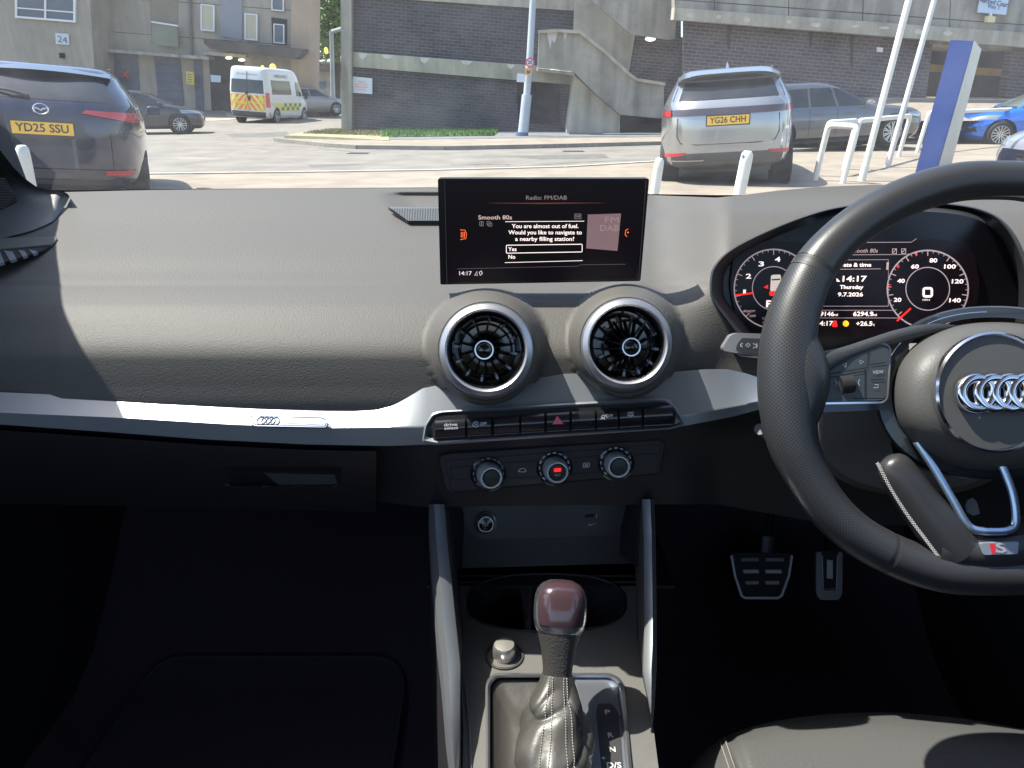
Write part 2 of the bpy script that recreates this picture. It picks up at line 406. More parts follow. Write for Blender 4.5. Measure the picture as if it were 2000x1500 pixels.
# grass
def grass(name, quad, n, cols, hgt):
    q = [G(*p) for p in quad]; o = M()
    ax_ = [p+V((0, 0, .125)) for p in q]
    o.v += ax_; o.f += [(0, 1, 2, 3)]
    for _ in range(n):
        u, v = random.random(), random.random()
        p = lerp(lerp(ax_[0], ax_[1], u), lerp(ax_[3], ax_[2], u), v)
        a = random.random()*6.28; d = V((math.cos(a), math.sin(a), 0))*.02; hh = hgt*(.5+random.random())
        o.add([p-d, p+d, p+V((random.uniform(-.04, .04), random.uniform(-.04, .04), hh))], [(0, 1, 2)])
    return tag(o.build(name, cols, smooth=False), kind='stuff')
grass('grass', [(745, 275), (965, 272), (985, 250), (740, 248)], 9000, mat('grass_green', (.12, .235, .055), .7, var=(.8, .5)), .09)
grass('dry_grass', [(590, 268), (745, 273), (740, 257), (640, 260)], 2600, mat('grass_dry', (.20, .19, .08), .85, var=(1.5, .4)), .05)
grass('grass_tuft', [(1545, 297), (1600, 296), (1600, 291), (1545, 292)], 200, mat('grass_green'), .12)

# facades: frames on which features are placed
class Facade(Plane):
    def __init__(s, px, py, Y, n=None): Plane.__init__(s, P(px, py, Y), n or NB)
    def axes(s):
        u = (U-s.n*U.dot(s.n)).normalized(); return u.cross(s.n), u
    def quad(s, m, pts, off, thick): return flatpoly(m, s, pts, off, thick)
tower = Facade(400, 214, 44)
ax_t = tower.axes()
bld = Facade(900, 258, 27.5); ax_b = bld.axes()
conc = concretemat('concrete_pale', (.52, .485, .40), (.27, .25, .21), U)
conc_d = concretemat('concrete_grey', (.42, .395, .335), (.19, .18, .16), U, 1.1, .6)
rend = concretemat('render_beige', (.40, .36, .30), (.29, .265, .225), U, .5, .5)
rend2 = concretemat('render_warm', (.45, .35, .26), (.38, .30, .22), U, .4, .5)
brick_l = brickmat('dark_brick', (.085, .080, .095), (.12, .11, .125), (.17, .16, .17), ax_b)
brick_r = brickmat('dark_brick_right', (.105, .095, .10), (.15, .13, .135), (.24, .22, .22), ax_b, 1.0)
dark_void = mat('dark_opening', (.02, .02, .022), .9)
upvc = mat('white_frame', (.75, .76, .78), .5)
wglass = mat('window_glass', (.10, .14, .19), .06, spec=.8)
steel_blue = mat('garage_blue', (.095, .115, .165), .6, var=(1.2, .25))
amber = mat('amber_globe', (.95, .70, .10), .4, emit=.5)

# ---- car park building
cp = thing('car_park_building', 'dark brick multi-storey car park with pale concrete bands and outside stair', 'building', bld.hit(1000, 258))
def part(plane, name, pts, off, thick, mt, parent, sm=False, label=None):
    m = M(); plane.quad(m, pts, off, thick); return m.build(name, mt, parent, smooth=sm, label=label)
part(bld, 'wall', [(684, -160), (1330, -160), (1330, 300), (684, 300)], 0, .4, brick_l, cp)
part(bld, 'corner_column', [(664, -160), (686, -160), (687, 300), (667, 300)], .35, 12, conc_d, cp)
part(bld, 'concrete_band', [(684, -60), (1136, -34), (1136, 22), (690, -8)], .12, .3, conc, cp)
part(bld, 'concrete_band', [(684, 101), (1060, 129), (1122, 137), (1122, 166), (684, 130)], .12, .3, conc, cp)
# stair: upper flight, landing, lower flight
part(bld, 'stair_wall', [(1125, -60), (1240, -60), (1240, 70), (1227, 150), (1120, 64)], .25, .3, conc, cp)
part(bld, 'stair_parapet', [(1146, -60), (1330, -60), (1318, 76), (1308, 78), (1232, 67), (1146, -8)], 1.7, .22, conc_d, cp)
m = M()
bld.quad(m, [(1053, 62), (1090, 60), (1133, 63), (1180, 101), (1226, 143), (1242, 155), (1297, 164), (1296, 232), (1211, 224), (1166, 186), (1120, 140), (1085, 136), (1050, 132)], 1.9, .25)
m.build('stair_parapet', conc_d, cp, smooth=False)
m = M()                                                  # raised coping along the parapet
cop = [bld.hit(x, y, 1.92) for x, y in [(1053, 62), (1090, 60), (1133, 63), (1180, 101), (1226, 143), (1242, 155), (1297, 164)]]
for a, b in zip(cop, cop[1:]):
    t = (b-a).normalized(); m.box((a+b)/2, ((b-a).length+.02, .34, .09), (t, NB, t.cross(NB)))
m.build('coping', conc, cp, smooth=False)
part(bld, 'landing_slab', [(1050, 133), (1120, 141), (1120, 147), (1050, 139)], 1.85, 1.8, conc_d, cp)
part(bld, 'stair_support', [(1121, 146), (1166, 188), (1211, 226), (1211, 262), (1106, 262)], 1.3, .9, conc, cp)
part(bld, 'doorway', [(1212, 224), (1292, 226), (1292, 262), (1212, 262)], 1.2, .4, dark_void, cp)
part(bld, 'recess_wall', [(1236, 66), (1440, 80), (1440, 266), (1292, 262), (1292, 164), (1229, 150)], .1, .2, brick_r, cp)
for x, y in ((1083, 137.5), (1270, 76)):
    m = M(); c = bld.hit(x, y, 1.0); m.lathe(c, NB, [(.0, .12), (.10, .11), (.17, .05), (.17, 0)], 16, sx=1, sy=.45)
    m.build('bulkhead_light', mat('lamp_glass', (.9, .85, .6), .4, emit=1.0), cp)
m = M(); bld.quad(m, [(1010, 150), (1090, 155), (1092, 240), (1012, 240)], .06, .05); m.build('infill_panel', mat('very_dark_brick', (.03, .03, .036), .9, var=(3, .3)), cp, smooth=False)
# right-hand part with the fascia, brick wall and car park openings
rb = Facade(1600, 190, 25.0)
cr = thing('car_park_deck', 'brown brick car park wall under a long concrete fascia with dark openings', 'building', rb.hit(1600, 190))
part(rb, 'wall', [(1334, 20), (1823, 78), (1800, 260), (1334, 260)], 0, .05, brick_r, cr)
part(rb, 'fascia', [(1316, -140), (2200, -140), (2200, 78), (1318, 15)], .5, .5, conc_d, cr)
part(rb, 'fascia_band', [(1318, 15), (2200, 78), (2200, 108), (1316, 38)], .62, .5, conc, cr)
part(rb, 'pier', [(1978, 88), (2200, 105), (2200, 260), (1950, 260)], .02, .35, brick_r, cr)
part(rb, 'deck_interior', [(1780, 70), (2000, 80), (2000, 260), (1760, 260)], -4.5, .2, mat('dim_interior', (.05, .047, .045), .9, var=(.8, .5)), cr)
part(rb, 'deck_slab', [(1815, 78), (1995, 92), (1990, 100), (1815, 86)], .0, 4.4, conc_d, cr)
part(rb, 'beam', [(1800, 124), (2000, 138), (1998, 152), (1796, 138)], -2.5, .3, mat('tan_beam', (.42, .26, .10), .8, var=(2, .3)), cr)
part(rb, 'deck_floor', [(1780, 205), (2010, 215), (2010, 235), (1775, 228)], -.1, 4.3, conc_d, cr)
m = M(); c = rb.hit(1971, 111, -1.5); m.lathe(c, NB, [(0, .1), (.13, .08), (.16, 0)], 14, sy=.5); m.build('ceiling_lamp', mat('lamp_glass'), cr)
m = M(); rb.quad(m, [(1714, 92), (1725, 93), (1724, 102), (1713, 101)], .08, .08); m.build('junction_box', upvc, cr, smooth=False)
random.seed(11)
for k in range(9):                                               # pale spalled patches along the band
    x = 1350+k*62+random.uniform(-15, 15); y = 18+(x-1318)*.0714; w_ = random.uniform(10, 30); h_ = random.uniform(6, 13)
    pts_ = [(x+w_*.5*math.cos(a)*random.uniform(.7, 1.1), y+4+h_*.5+h_*.5*math.sin(a)*random.uniform(.6, 1.1)) for a in [2*math.pi*q/11 for q in range(11)]]
    part(rb, 'spalled_patch', pts_, .627, .01, mat('spalled', (.60, .56, .46), .9, var=(4, .25)), cr)
for k, x in enumerate((1400, 1545, 1690, 1860)):
    y = 15+(x-1318)*.0714; part(rb, 'panel_joint', [(x, -140), (x+1.6, -140), (x-4.4, y), (x-6, y)], .506, .01, mat('joint_dark', (.10, .095, .085), .9), cr)
part(rb, 'string_line', [(1318, -2), (2200, 62), (2200, 64), (1318, 0)], .505, .01, mat('joint_dark'), cr)
for x0, y0, h_ in ((1420, 40, 60), (1580, 52, 45), (1660, 58, 80)):
    part(rb, 'water_stain', [(x0, y0), (x0+9, y0+.7), (x0+5, y0+h_), (x0, y0+h_*.8)], .006, .003, mat('stain', (.07, .065, .065), .9, var=(3, .3)), cr)
for x0, y0, w_, h_, o_ in ((1068, 61, 22, 34, 1.905), (1100, 61, 8, 22, 1.905)):
    part(bld, 'lime_streak', [(x0, y0), (x0+w_, y0), (x0+w_*.7, y0+h_*.7), (x0+w_*.45, y0+h_*.5), (x0+w_*.3, y0+h_), (x0+w_*.1, y0+h_*.4)], o_, .004, mat('lime', (.62, .62, .60), .9, var=(3, .2)), cp)
for x0, y0, w_, h_ in ((700, 103, 18, 14), (745, 106, 26, 10), (820, 112, 20, 12), (900, 118, 24, 9), (990, 125, 16, 10)):
    part(bld, 'lime_streak', [(x0, y0), (x0+w_, y0+1.4), (x0+w_*.8, y0+h_*.6), (x0+w_*.5, y0+h_), (x0+w_*.15, y0+h_*.7)], .125, .004, mat('lime'), cp)
sg = thing('address_sign', 'pale blue address board fixed high on the concrete fascia', 'sign', rb.hit(1938, 10, .62))
m = M(); rb.quad(m, [(1921, -40), (1977, -37), (1965, 29), (1909, 24)], .70, .03); m.build('board', mat('sign_pale_blue', (.55, .66, .80), .5), sg, smooth=False)
m = M(); ptext(m, rb, 'Akroyd Court', 1943, 5, 6.5, .015, 46, -5, off=.715); ptext(m, rb, 'Visit 1', 1941, 14, 4.5, .01, 18, -5, off=.715)
m.build('lettering', mat('sign_ink', (.10, .12, .2), .6), sg, smooth=False)
ll = thing('wall_lamp', 'small cream box lamp mounted under the pale blue address board', 'lamp', rb.hit(1936, 38, .62))
m = M(); rb.quad(m, [(1930, 31), (1945, 32), (1943, 44), (1928, 43)], .80, .16); m.build('lamp_box', mat('cream_plastic', (.72, .65, .38), .5), ll, smooth=False)
m = M(); rb.quad(m, [(1934, 25), (1938, 25), (1938, 31), (1934, 31)], .72, .08); m.build('bracket', upvc, ll, smooth=False)
# pale ramp at the foot of the right wall
m = M(); m.add([P(1470, 236, 20.5), P(2250, 236, 20.5), P(2250, 193, 25.2), P(1600, 187, 25.2), P(1440, 199, 25.2)], [(0, 1, 2, 3, 4)])
tag(m.build('ramp_pavement', pave_m, smooth=False), kind='structure')
# notice on the left brick wall
nb = thing('wall_notice', 'white notice with faint red print on the dark brick beside the column', 'sign', bld.hit(706, 167, .1))
part(bld, 'board', [(686, 149), (727, 153), (727, 184), (686, 181)], .16, .05, mat('notice_white', (.66, .70, .78), .5), nb)
m = M()
for k, wd in enumerate((16, 24, 26, 18)):
    y = 158+k*5; bld.quad(m, [(706-wd/2, y), (706+wd/2, y+1.2), (706+wd/2, y+3.6), (706-wd/2, y+2.4)], .165, 0)
m.build('red_print', mat('red_print', (.72, .42, .46), .6), nb, smooth=False)

# ---- tower block on the left
tb = thing('tower_block', 'beige rendered block of flats with blue garage doors under it', 'building', tower.hit(400, 214))
part(tower, 'wall', [(150, -400), (600, -400), (595, 240), (150, 240)], 0, .8, rend, tb)
part(tower, 'return_wall', [(572, -400), (622, -400), (615, 240), (567, 240)], .25, .9, rend2, tb)
part(tower, 'side_block', [(-900, -400), (150, -400), (191, 240), (-900, 240)], 2.2, 12, rend, tb)
part(tower, 'pilaster', [(168, 98), (192, 100), (198, 240), (172, 240)], .5, .5, rend2, tb)
m = M(); tower.quad(m, [(190, 94), (408, 111), (408, 117), (190, 100)], .9, .9); m.build('lintel', conc_d, tb, smooth=False)
def door(pts, mt, nm='garage_door', n=7):
    m = M(); tower.quad(m, pts, .06, .2)
    a, b, c, d = pts
    for k in range(1, n):
        t = k/n; l = V(a).lerp(V(d), t); r = V(b).lerp(V(c), t)
        tower.quad(m, [tuple(l), tuple(r), (r.x, r.y+1.0), (l.x, l.y+1.0)], .10, .05)
    return m.build(nm, mt, tb, smooth=False)
d1 = door([(206, 100), (268, 105), (276, 226), (214, 226)], steel_blue)
m = M(); ptext(m, tower, 'X', 244, 146, 12, .03, 15, -5, off=.14); m.build('graffiti', mat('red_paint', (.55, .05, .06), .6), d1, smooth=False)
door([(301, 108), (351, 112), (361, 226), (312, 226)], steel_blue)
door([(378, 115), (394, 116), (398, 226), (383, 226)], steel_blue, 'service_door', 3)
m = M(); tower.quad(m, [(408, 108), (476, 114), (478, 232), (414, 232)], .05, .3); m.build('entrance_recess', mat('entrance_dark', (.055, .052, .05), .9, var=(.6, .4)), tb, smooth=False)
m = M(); tower.quad(m, [(398, 100), (480, 106), (480, 113), (398, 107)], .3, .3); m.build('entrance_frame', conc, tb, smooth=False)
for x, y in ((447, 113), (472, 117)):
    m = M(); m.lathe(tower.hit(x, y, .5), NB, [(0, .1), (.16, .08), (.2, 0)], 12, sy=.4); m.build('entrance_light', mat('lamp_glass'), tb)
m = M(); m.tube([tower.hit(172, -200, .7), tower.hit(178, 96, .7)], .09, 8); m.build('downpipe', mat('pipe_grey', (.16, .155, .145), .6), tb)
m = M(); m.tube([tower.hit(366, -200, .12), tower.hit(374, 108, .12)], .07, 8); m.build('downpipe', mat('pipe_grey'), tb)
for y in (-8, 60): 
    m = M(); tower.quad(m, [(196, y), (600, y+30), (600, y+31.2), (196, y+1.2)], .012, .01); m.build('render_joint', mat('joint_dark', (.10, .095, .085), .9), tb, smooth=False)
# canopy
m = M(); tower.quad(m, [(397, 76), (590, 96), (588, 104), (576, 116), (412, 96), (399, 86)], 1.6, 1.6); m.build('canopy', mat('canopy_dark', (.09, .08, .07), .8, var=(1, .3)), tb, smooth=False)
# balcony recess and panel
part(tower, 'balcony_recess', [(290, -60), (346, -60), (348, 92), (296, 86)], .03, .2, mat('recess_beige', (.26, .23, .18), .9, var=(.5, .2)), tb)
part(tower, 'balcony_panel', [(296, 43), (346, 51), (348, 92), (299, 87)], .5, .1, mat('balcony_green', (.17, .20, .155), .5, var=(1, .25)), tb)
part(tower, 'balcony_rail', [(295, 41), (347, 49), (347, 52), (295, 44)], .6, .2, upvc, tb)
part(tower, 'panel_strip', [(428, -60), (474, -60), (472, 78), (432, 70)], .08, .2, mat('panel_bluegrey', (.27, .29, .33), .7, var=(.6, .15)), tb)
def window(x0, y0, x1, y1, fw=3, slope=.075, mull=0, rail=None, gl=None, pl=tower, off=.1):
    q = lambda x, y: (x+(y*.0), y+slope*(x-x0))
    f = M(); pl.quad(f, [q(x0-fw, y0-fw), q(x1+fw, y0-fw), q(x1+fw, y0), q(x0-fw, y0)], off+.08, .12); pl.quad(f, [q(x0-fw, y1), q(x1+fw, y1), q(x1+fw, y1+fw), q(x0-fw, y1+fw)], off+.10, .12)
    pl.quad(f, [q(x0-fw, y0), q(x0, y0), q(x0, y1), q(x0-fw, y1)], off+.08, .12); pl.quad(f, [q(x1, y0), q(x1+fw, y0), q(x1+fw, y1), q(x1, y1)], off+.08, .12)
    for k in range(mull):
        xm = lerp(x0, x1, (k+1)/(mull+1)); pl.quad(f, [q(xm-1.8, y0), q(xm+1.8, y0), q(xm+1.8, y1), q(xm-1.8, y1)], off+.085, .11)
    if rail: pl.quad(f, [q(x0, rail), q(x1, rail), q(x1, rail+2.5), q(x0, rail+2.5)], off+.075, .1)
    fo = f.build('window', upvc, tb, smooth=False)
    g = M(); pl.quad(g, [q(x0, y0), q(x1, y0), q(x1, y1), q(x0, y1)], off+.03, .06); g.build('pane', gl or wglass, fo, smooth=False)
window(33, -35, 143, 31, 4, .08, 1, 14, off=2.25)
window(394, 10, 416, 57, 2.5, .1, gl=mat('curtained_glass', (.50, .47, .36), .3))
window(480, 28, 500, 75, 2.5, .1, gl=mat('curtained_glass'))
window(536, 48, 553, 82, 2, .1, gl=wglass)
window(532, -30, 552, 18, 2, .1, gl=wglass)
m = M(); tower.quad(m, [(530, 34), (560, 38), (560, 88), (532, 84)], .06, .1); m.build('balcony_opening', dark_void, tb, smooth=False)
pt = thing('wall_plaque', 'small pale plaque on the beige side block above the dark blue car', 'sign', tower.hit(121, 76, 2.3))
part(tower, 'plate', [(108, 64), (134, 66), (135, 88), (109, 86)], 2.28, .06, mat('plaque_pale', (.58, .62, .66), .5), pt)
m = M(); ptext(m, tower, '24', 122, 78, 9, .0, 14, -5, off=2.29); m.build('lettering', mat('sign_ink'), pt, smooth=False)
part(tower, 'air_vent', [(115, 103), (125, 104), (126, 114), (116, 113)], 2.27, .05, dark_void, tb)
yn = thing('yellow_notice', 'yellow notice board on the pillar between the garage doors', 'sign', tower.hit(371, 152))
part(tower, 'board', [(363, 139), (378, 141), (379, 166), (364, 164)], .62, .1, mat('notice_yellow', (.62, .50, .08), .6), yn)
m = M()
for k in range(4): tower.quad(m, [(366, 144+k*5), (375, 145+k*5), (375, 146.6+k*5), (366, 145.6+k*5)], .63, 0)
m.build('print', mat('sign_ink'), yn, smooth=False)
en = thing('entrance_sign', 'pale blue sign beside the dark entrance of the flats', 'sign', tower.hit(421, 153))
part(tower, 'board', [(411, 146), (431, 148), (431, 161), (412, 160)], .35, .05, mat('sign_pale_blue'), en)
for (x, y, r, lb) in ((533, 131, 7, 'larger glowing yellow globe lamp standing behind the white van'), (513, 131, 3.6, 'smaller yellow globe lamp just left of the larger one')):
    t = thing('globe_lamp', lb, 'lamp', P(x, y, 42)-U*2.6, 'globe lamps behind the van')
    c = P(x, y, 42); rr = r*42/F*.8
    m = M(); m.lathe(c, (0, 0, 1), [(rr*math.sin(R_(a)), -rr*math.cos(R_(a))) for a in range(5, 180, 14)], 16, caps=(True, True)); m.build('globe', amber, t)
    m = M(); m.tube([c-U*2.6, c-U*rr*.9], .05, 8); m.build('post', conc_d, t)

# ---- far street between the two buildings
fb = Facade(640, 200, 75)
fh = thing('far_building', 'pale distant building low under the tree between the two blocks', 'building', fb.hit(640, 200))
part(fb, 'wall', [(560, 120), (800, 120), (800, 226), (560, 226)], 0, 5, conc, fh)
part(fb, 'roof', [(558, 124), (800, 124), (800, 140), (558, 140)], .5, 6, mat('far_roof', (.16, .12, .11), .9), fh)
part(fb, 'window', [(622, 160), (636, 160), (636, 172), (622, 172)], .1, .2, wglass, fh)
part(fb, 'window', [(644, 160), (660, 160), (660, 172), (644, 172)], .1, .2, wglass, fh)
# tree
def tree(name, base, h, rad, n, lab, mt):
    t = thing(name, lab, 'tree', base); m = M()
    tr = [base, base+U*h*.35+V((.2, 0, 0)), base+U*h*.6+V((-.1, .2, 0)), base+U*h*.85]
    m.tube(crom(tr, 5), [lerp(.35, .08, i/15) for i in range(16)], 10)
    for k in range(9):
        a = k*2.4; p = base+U*h*(.35+.05*k); q = p+V((math.cos(a)*rad*.6, math.sin(a)*rad*.6, rad*.5)); m.tube([p, p.lerp(q, .5)+V((0, 0, .2)), q], [.12, .08, .03], 6)
    m.build('trunk', mat('bark', (.10, .075, .05), .9, var=(6, .4)), t)
    m = M(); cl = []
    for k in range(26):
        a = random.random()*6.28; e = random.uniform(-.5, 1); r = rad*random.uniform(.35, .85)
        cl.append((base+U*h*.60+V((math.cos(a)*r*math.cos(e), math.sin(a)*r*math.cos(e), e*h*.36-.8)), rad*random.uniform(.26, .46)))
    for k in range(n):
        c, r = random.choice(cl); d = V((random.gauss(0, 1), random.gauss(0, 1), random.gauss(0, 1))).normalized()*r*random.random()**.4
        p = c+d; a = V((random.gauss(0, 1), random.gauss(0, 1), random.gauss(0, .6))).normalized(); b = a.cross(V((random.gauss(0, 1), random.gauss(0, 1), 1))).normalized(); s = random.uniform(.10, .22)
        m.add([p-a*s, p+b*s*.6, p+a*s, p-b*s*.6], [(0, 1, 2, 3)])
    m.build('crown', mt, t, smooth=False)
leafm = mat('leaves', (.15, .27, .04), .55, var=(.7, .45))
tree('broadleaf_tree', V((ray(645, 80).x*60, 60, gh(-15, 60))), 12.0, 4.2, 14000, 'tall leafy green tree rising in the gap between the two buildings', leafm)
# street column and things in the gap
t = thing('street_column', 'pale grey lamp column with a small yellow beacon in the gap between buildings', 'lamp post', P(651, 214, 50))
m = M(); b0 = P(651, 214, 50); m.tube([b0-U*.3, b0+U*4.6], [.16, .12], 10); m.tube([b0+U*4.55, b0+U*4.75+V((.7, 0, 0))], .12, 8); m.build('column', mat('galvanised', (.42, .45, .47), .5, var=(2, .15)), t)
m = M(); c = P(637, 99, 50); m.lathe(c, (0, 0, 1), [(.13*math.sin(R_(a)), -.2*math.cos(R_(a))) for a in range(5, 180, 18)], 12, caps=(True, True)); m.build('beacon', amber, t)

# ---- lamp post with the speed sign
lb_ = G(1020, 272)
post_up = (P(1041, -60, 27)-lb_).normalized()
t = thing('lamp_post', 'tall pale blue-grey lamp post with a speed sign in front of the dark brick', 'lamp post', lb_)
pm = mat('post_paint', (.44, .50, .56), .45, var=(1.5, .15)); y0 = lb_.y
pts = [P(1020, 274, y0), P(1024, 235, y0), P(1029, 185, y0), P(1035, 110, y0), P(1041, 0, y0), P(1046, -90, y0)]
m = M(); m.tube(pts[:3], [.17, .165, .16], 14); m.tube(pts[2:], [.115, .11, .10, .09], 14); m.build('post', pm, t)
m = M(); m.tube([P(1019, 276, y0), P(1020, 258, y0)], .20, 14); m.build('base_sleeve', mat('sleeve_blue', (.10, .14, .24), .5), t)
sp = Plane(P(1035, 122, y0-.25), NB)
t2 = thing('speed_sign', 'round red-edged 20 speed sign fixed on the lamp post', 'sign', sp.hit(1035, 122))
m = M(); flatpoly(m, sp, ellipse(1035, 122, 9, 9.4, 32), 0, .03); m.build('rim', mat('sign_red', (.65, .07, .12), .5), t2, smooth=False)
m = M(); flatpoly(m, sp, ellipse(1035, 122, 6.2, 6.5, 28), .004, 0); m.build('face', mat('notice_white'), t2, smooth=False)
m = M(); ptext(m, sp, '20', 1035, 122, 6, .03, 8, off=.01); m.build('number', mat('sign_ink'), t2, smooth=False)
t3 = thing('warning_plate', 'small yellow plate right below the round speed sign', 'sign', sp.hit(1032, 140))
m = M(); flatpoly(m, sp, [(1026, 133), (1038, 134), (1037, 147), (1025, 146)], 0, .03); m.build('plate', mat('plate_orange', (.75, .42, .12), .5), t3, smooth=False)
m = M(); flatpoly(m, sp, [(1029, 137), (1031, 137), (1032.5, 139.5), (1034, 137), (1036, 137), (1035, 144), (1029, 144)], .004, 0); m.build('symbol', mat('sign_ink'), t3, smooth=False)
t4 = thing('white_plate', 'blank pale plate on the left of the lamp post below the signs', 'sign', sp.hit(1018, 152))
m = M(); flatpoly(m, sp, [(1010, 143), (1027, 145), (1025, 161), (1009, 160)], .0, .03); m.build('plate', mat('notice_white'), t4, smooth=False)

# ---- bollards, rails, poles, totem
white_p = mat('white_paint', (.74, .74, .68), .45, var=(9, .12))
def bollard(px, py, Y, lab, r=.042, tp=None):
    top = P(px, py, Y); base = top-U*1.05
    t = thing('bollard', lab, 'bollard', base, 'white bollards along the pavement edge')
    m = M(); m.lathe(base, U, [(r, 0), (r, .98), (r*.93, 1.03), (r*.6, 1.05)], 20, caps=(True, True)); m.build('post', white_p, t, angle=50)
    return t
bollard(42, 284, 5.2, 'white bollard with a chipped top in front of the dark blue car', .043)
bl = bollard(1289, 309, 5.6, 'white bollard at the left rear wheel of the silver car', .036)
bl = bollard(1461, 295, 5.2, 'white bollard with a blue mark in front of the silver car', .042)
m = M(); pl = Plane(P(1452, 306, 5.2-.045), (0, -1, 0)); flatpoly(m, pl, [(1450, 302), (1454, 303), (1455, 308), (1451, 311), (1449, 307)], .001); m.build('blue_sticker', mat('sticker_blue', (.12, .35, .65), .5), bl, smooth=False)
def hoop(a, b, h, lab, r=.045, legs=(1, 1), hb=None):
    A, B = G(*a) if len(a) == 2 else V(a), G(*b) if len(b) == 2 else V(b); hb = hb or h
    A -= U*.05; B -= U*.05
    t = thing('hoop_rail', lab, 'railing', (A+B)/2, 'white hoop rails beside the pavement')
    at_, bt = A+U*h, B+U*hb; d = (bt-at_).normalized(); rr = .11
    path = []
    if legs[0]: path += [A, at_-U*rr, at_-U*rr*.35+d*rr*.1, at_-U*rr*.1+d*rr*.35, at_+d*rr]
    else: path += [at_]
    if legs[1]: path += [bt-d*rr, bt-d*rr*.35-U*rr*.1, bt-d*rr*.1-U*rr*.35, bt-U*rr, B]
    else: path += [bt]
    m = M(); m.tube(path, r, 14, up=(.1, .9, .1)); m.build('tube_frame', white_p, t, angle=60); return t
hoop((1588, 366), (1642, 372), .98, 'nearest white tubular hoop rail, left of the two slanting white poles')
hoop((1590, 357), (1645, 344), 1.0, 'white hoop rail running back from the nearest hoop towards the dark estate car')
hoop((1650, 344), (1752, 316), 1.0, 'white hoop rail crossing behind both slanting white poles')
hoop((1788, 308), (1788+330, 268), 1.04, 'long white rail in front of the blue hatchback, starting behind the blue totem')
def pole(px, py, top, lab, r0, r1):
    b = G(px, py); d = P(*top, b.y)-b
    t = thing('flagpole', lab, 'flagpole', b, 'white flagpoles on the forecourt')
    m = M(); m.tube([b-d*.0, b+d*.13], r0*1.12, 14); m.tube([b+d*.13, b+d*.6, b+d*1.5], [r0, (r0+r1)/2, r1], 14); m.build('pole', white_p, t)
    m = M(); m.lathe(b, (0, 0, 1), [(.11, 0), (.11, .025), (.075, .035)], 16, caps=(True, True)); m.build('foot_flange', white_p, t, angle=40)
pole(1679, 368, (1777, -8), 'white flagpole nearer the silver car, left of the pair', .052, .046)
pole(1729, 340, (1827, -8), 'white flagpole nearer the blue totem, right of the pair', .050, .044)
# totem
tt = thing('totem_sign', 'tall blank blue totem sign with a silver edge behind the steering wheel', 'sign', G(1810, 345))
Yt = 12.6
blue = [P(1857, 78, Yt), P(1903, 80, Yt), P(1822, 360, Yt-.1), P(1780, 365, Yt-.1)]
m = M(); m.prism(blue, [p+V((.26, .33, 0)) for p in blue]); m.build('blue_panel', mat('totem_blue', (.045, .11, .42), .4, var=(3, .12)), tt, smooth=False)
sv = [P(1903.4, 80, Yt-.02), P(1917, 96, Yt+.25), P(1850, 355, Yt+.15), P(1823, 361, Yt-.12)]
m = M(); m.prism(sv, [p+V((.04, .22, 0)) for p in sv]); m.build('edge_cladding', mat('totem_silver', (.55, .56, .54), .45, metal=.4, var=(2, .12)), tt, smooth=False)
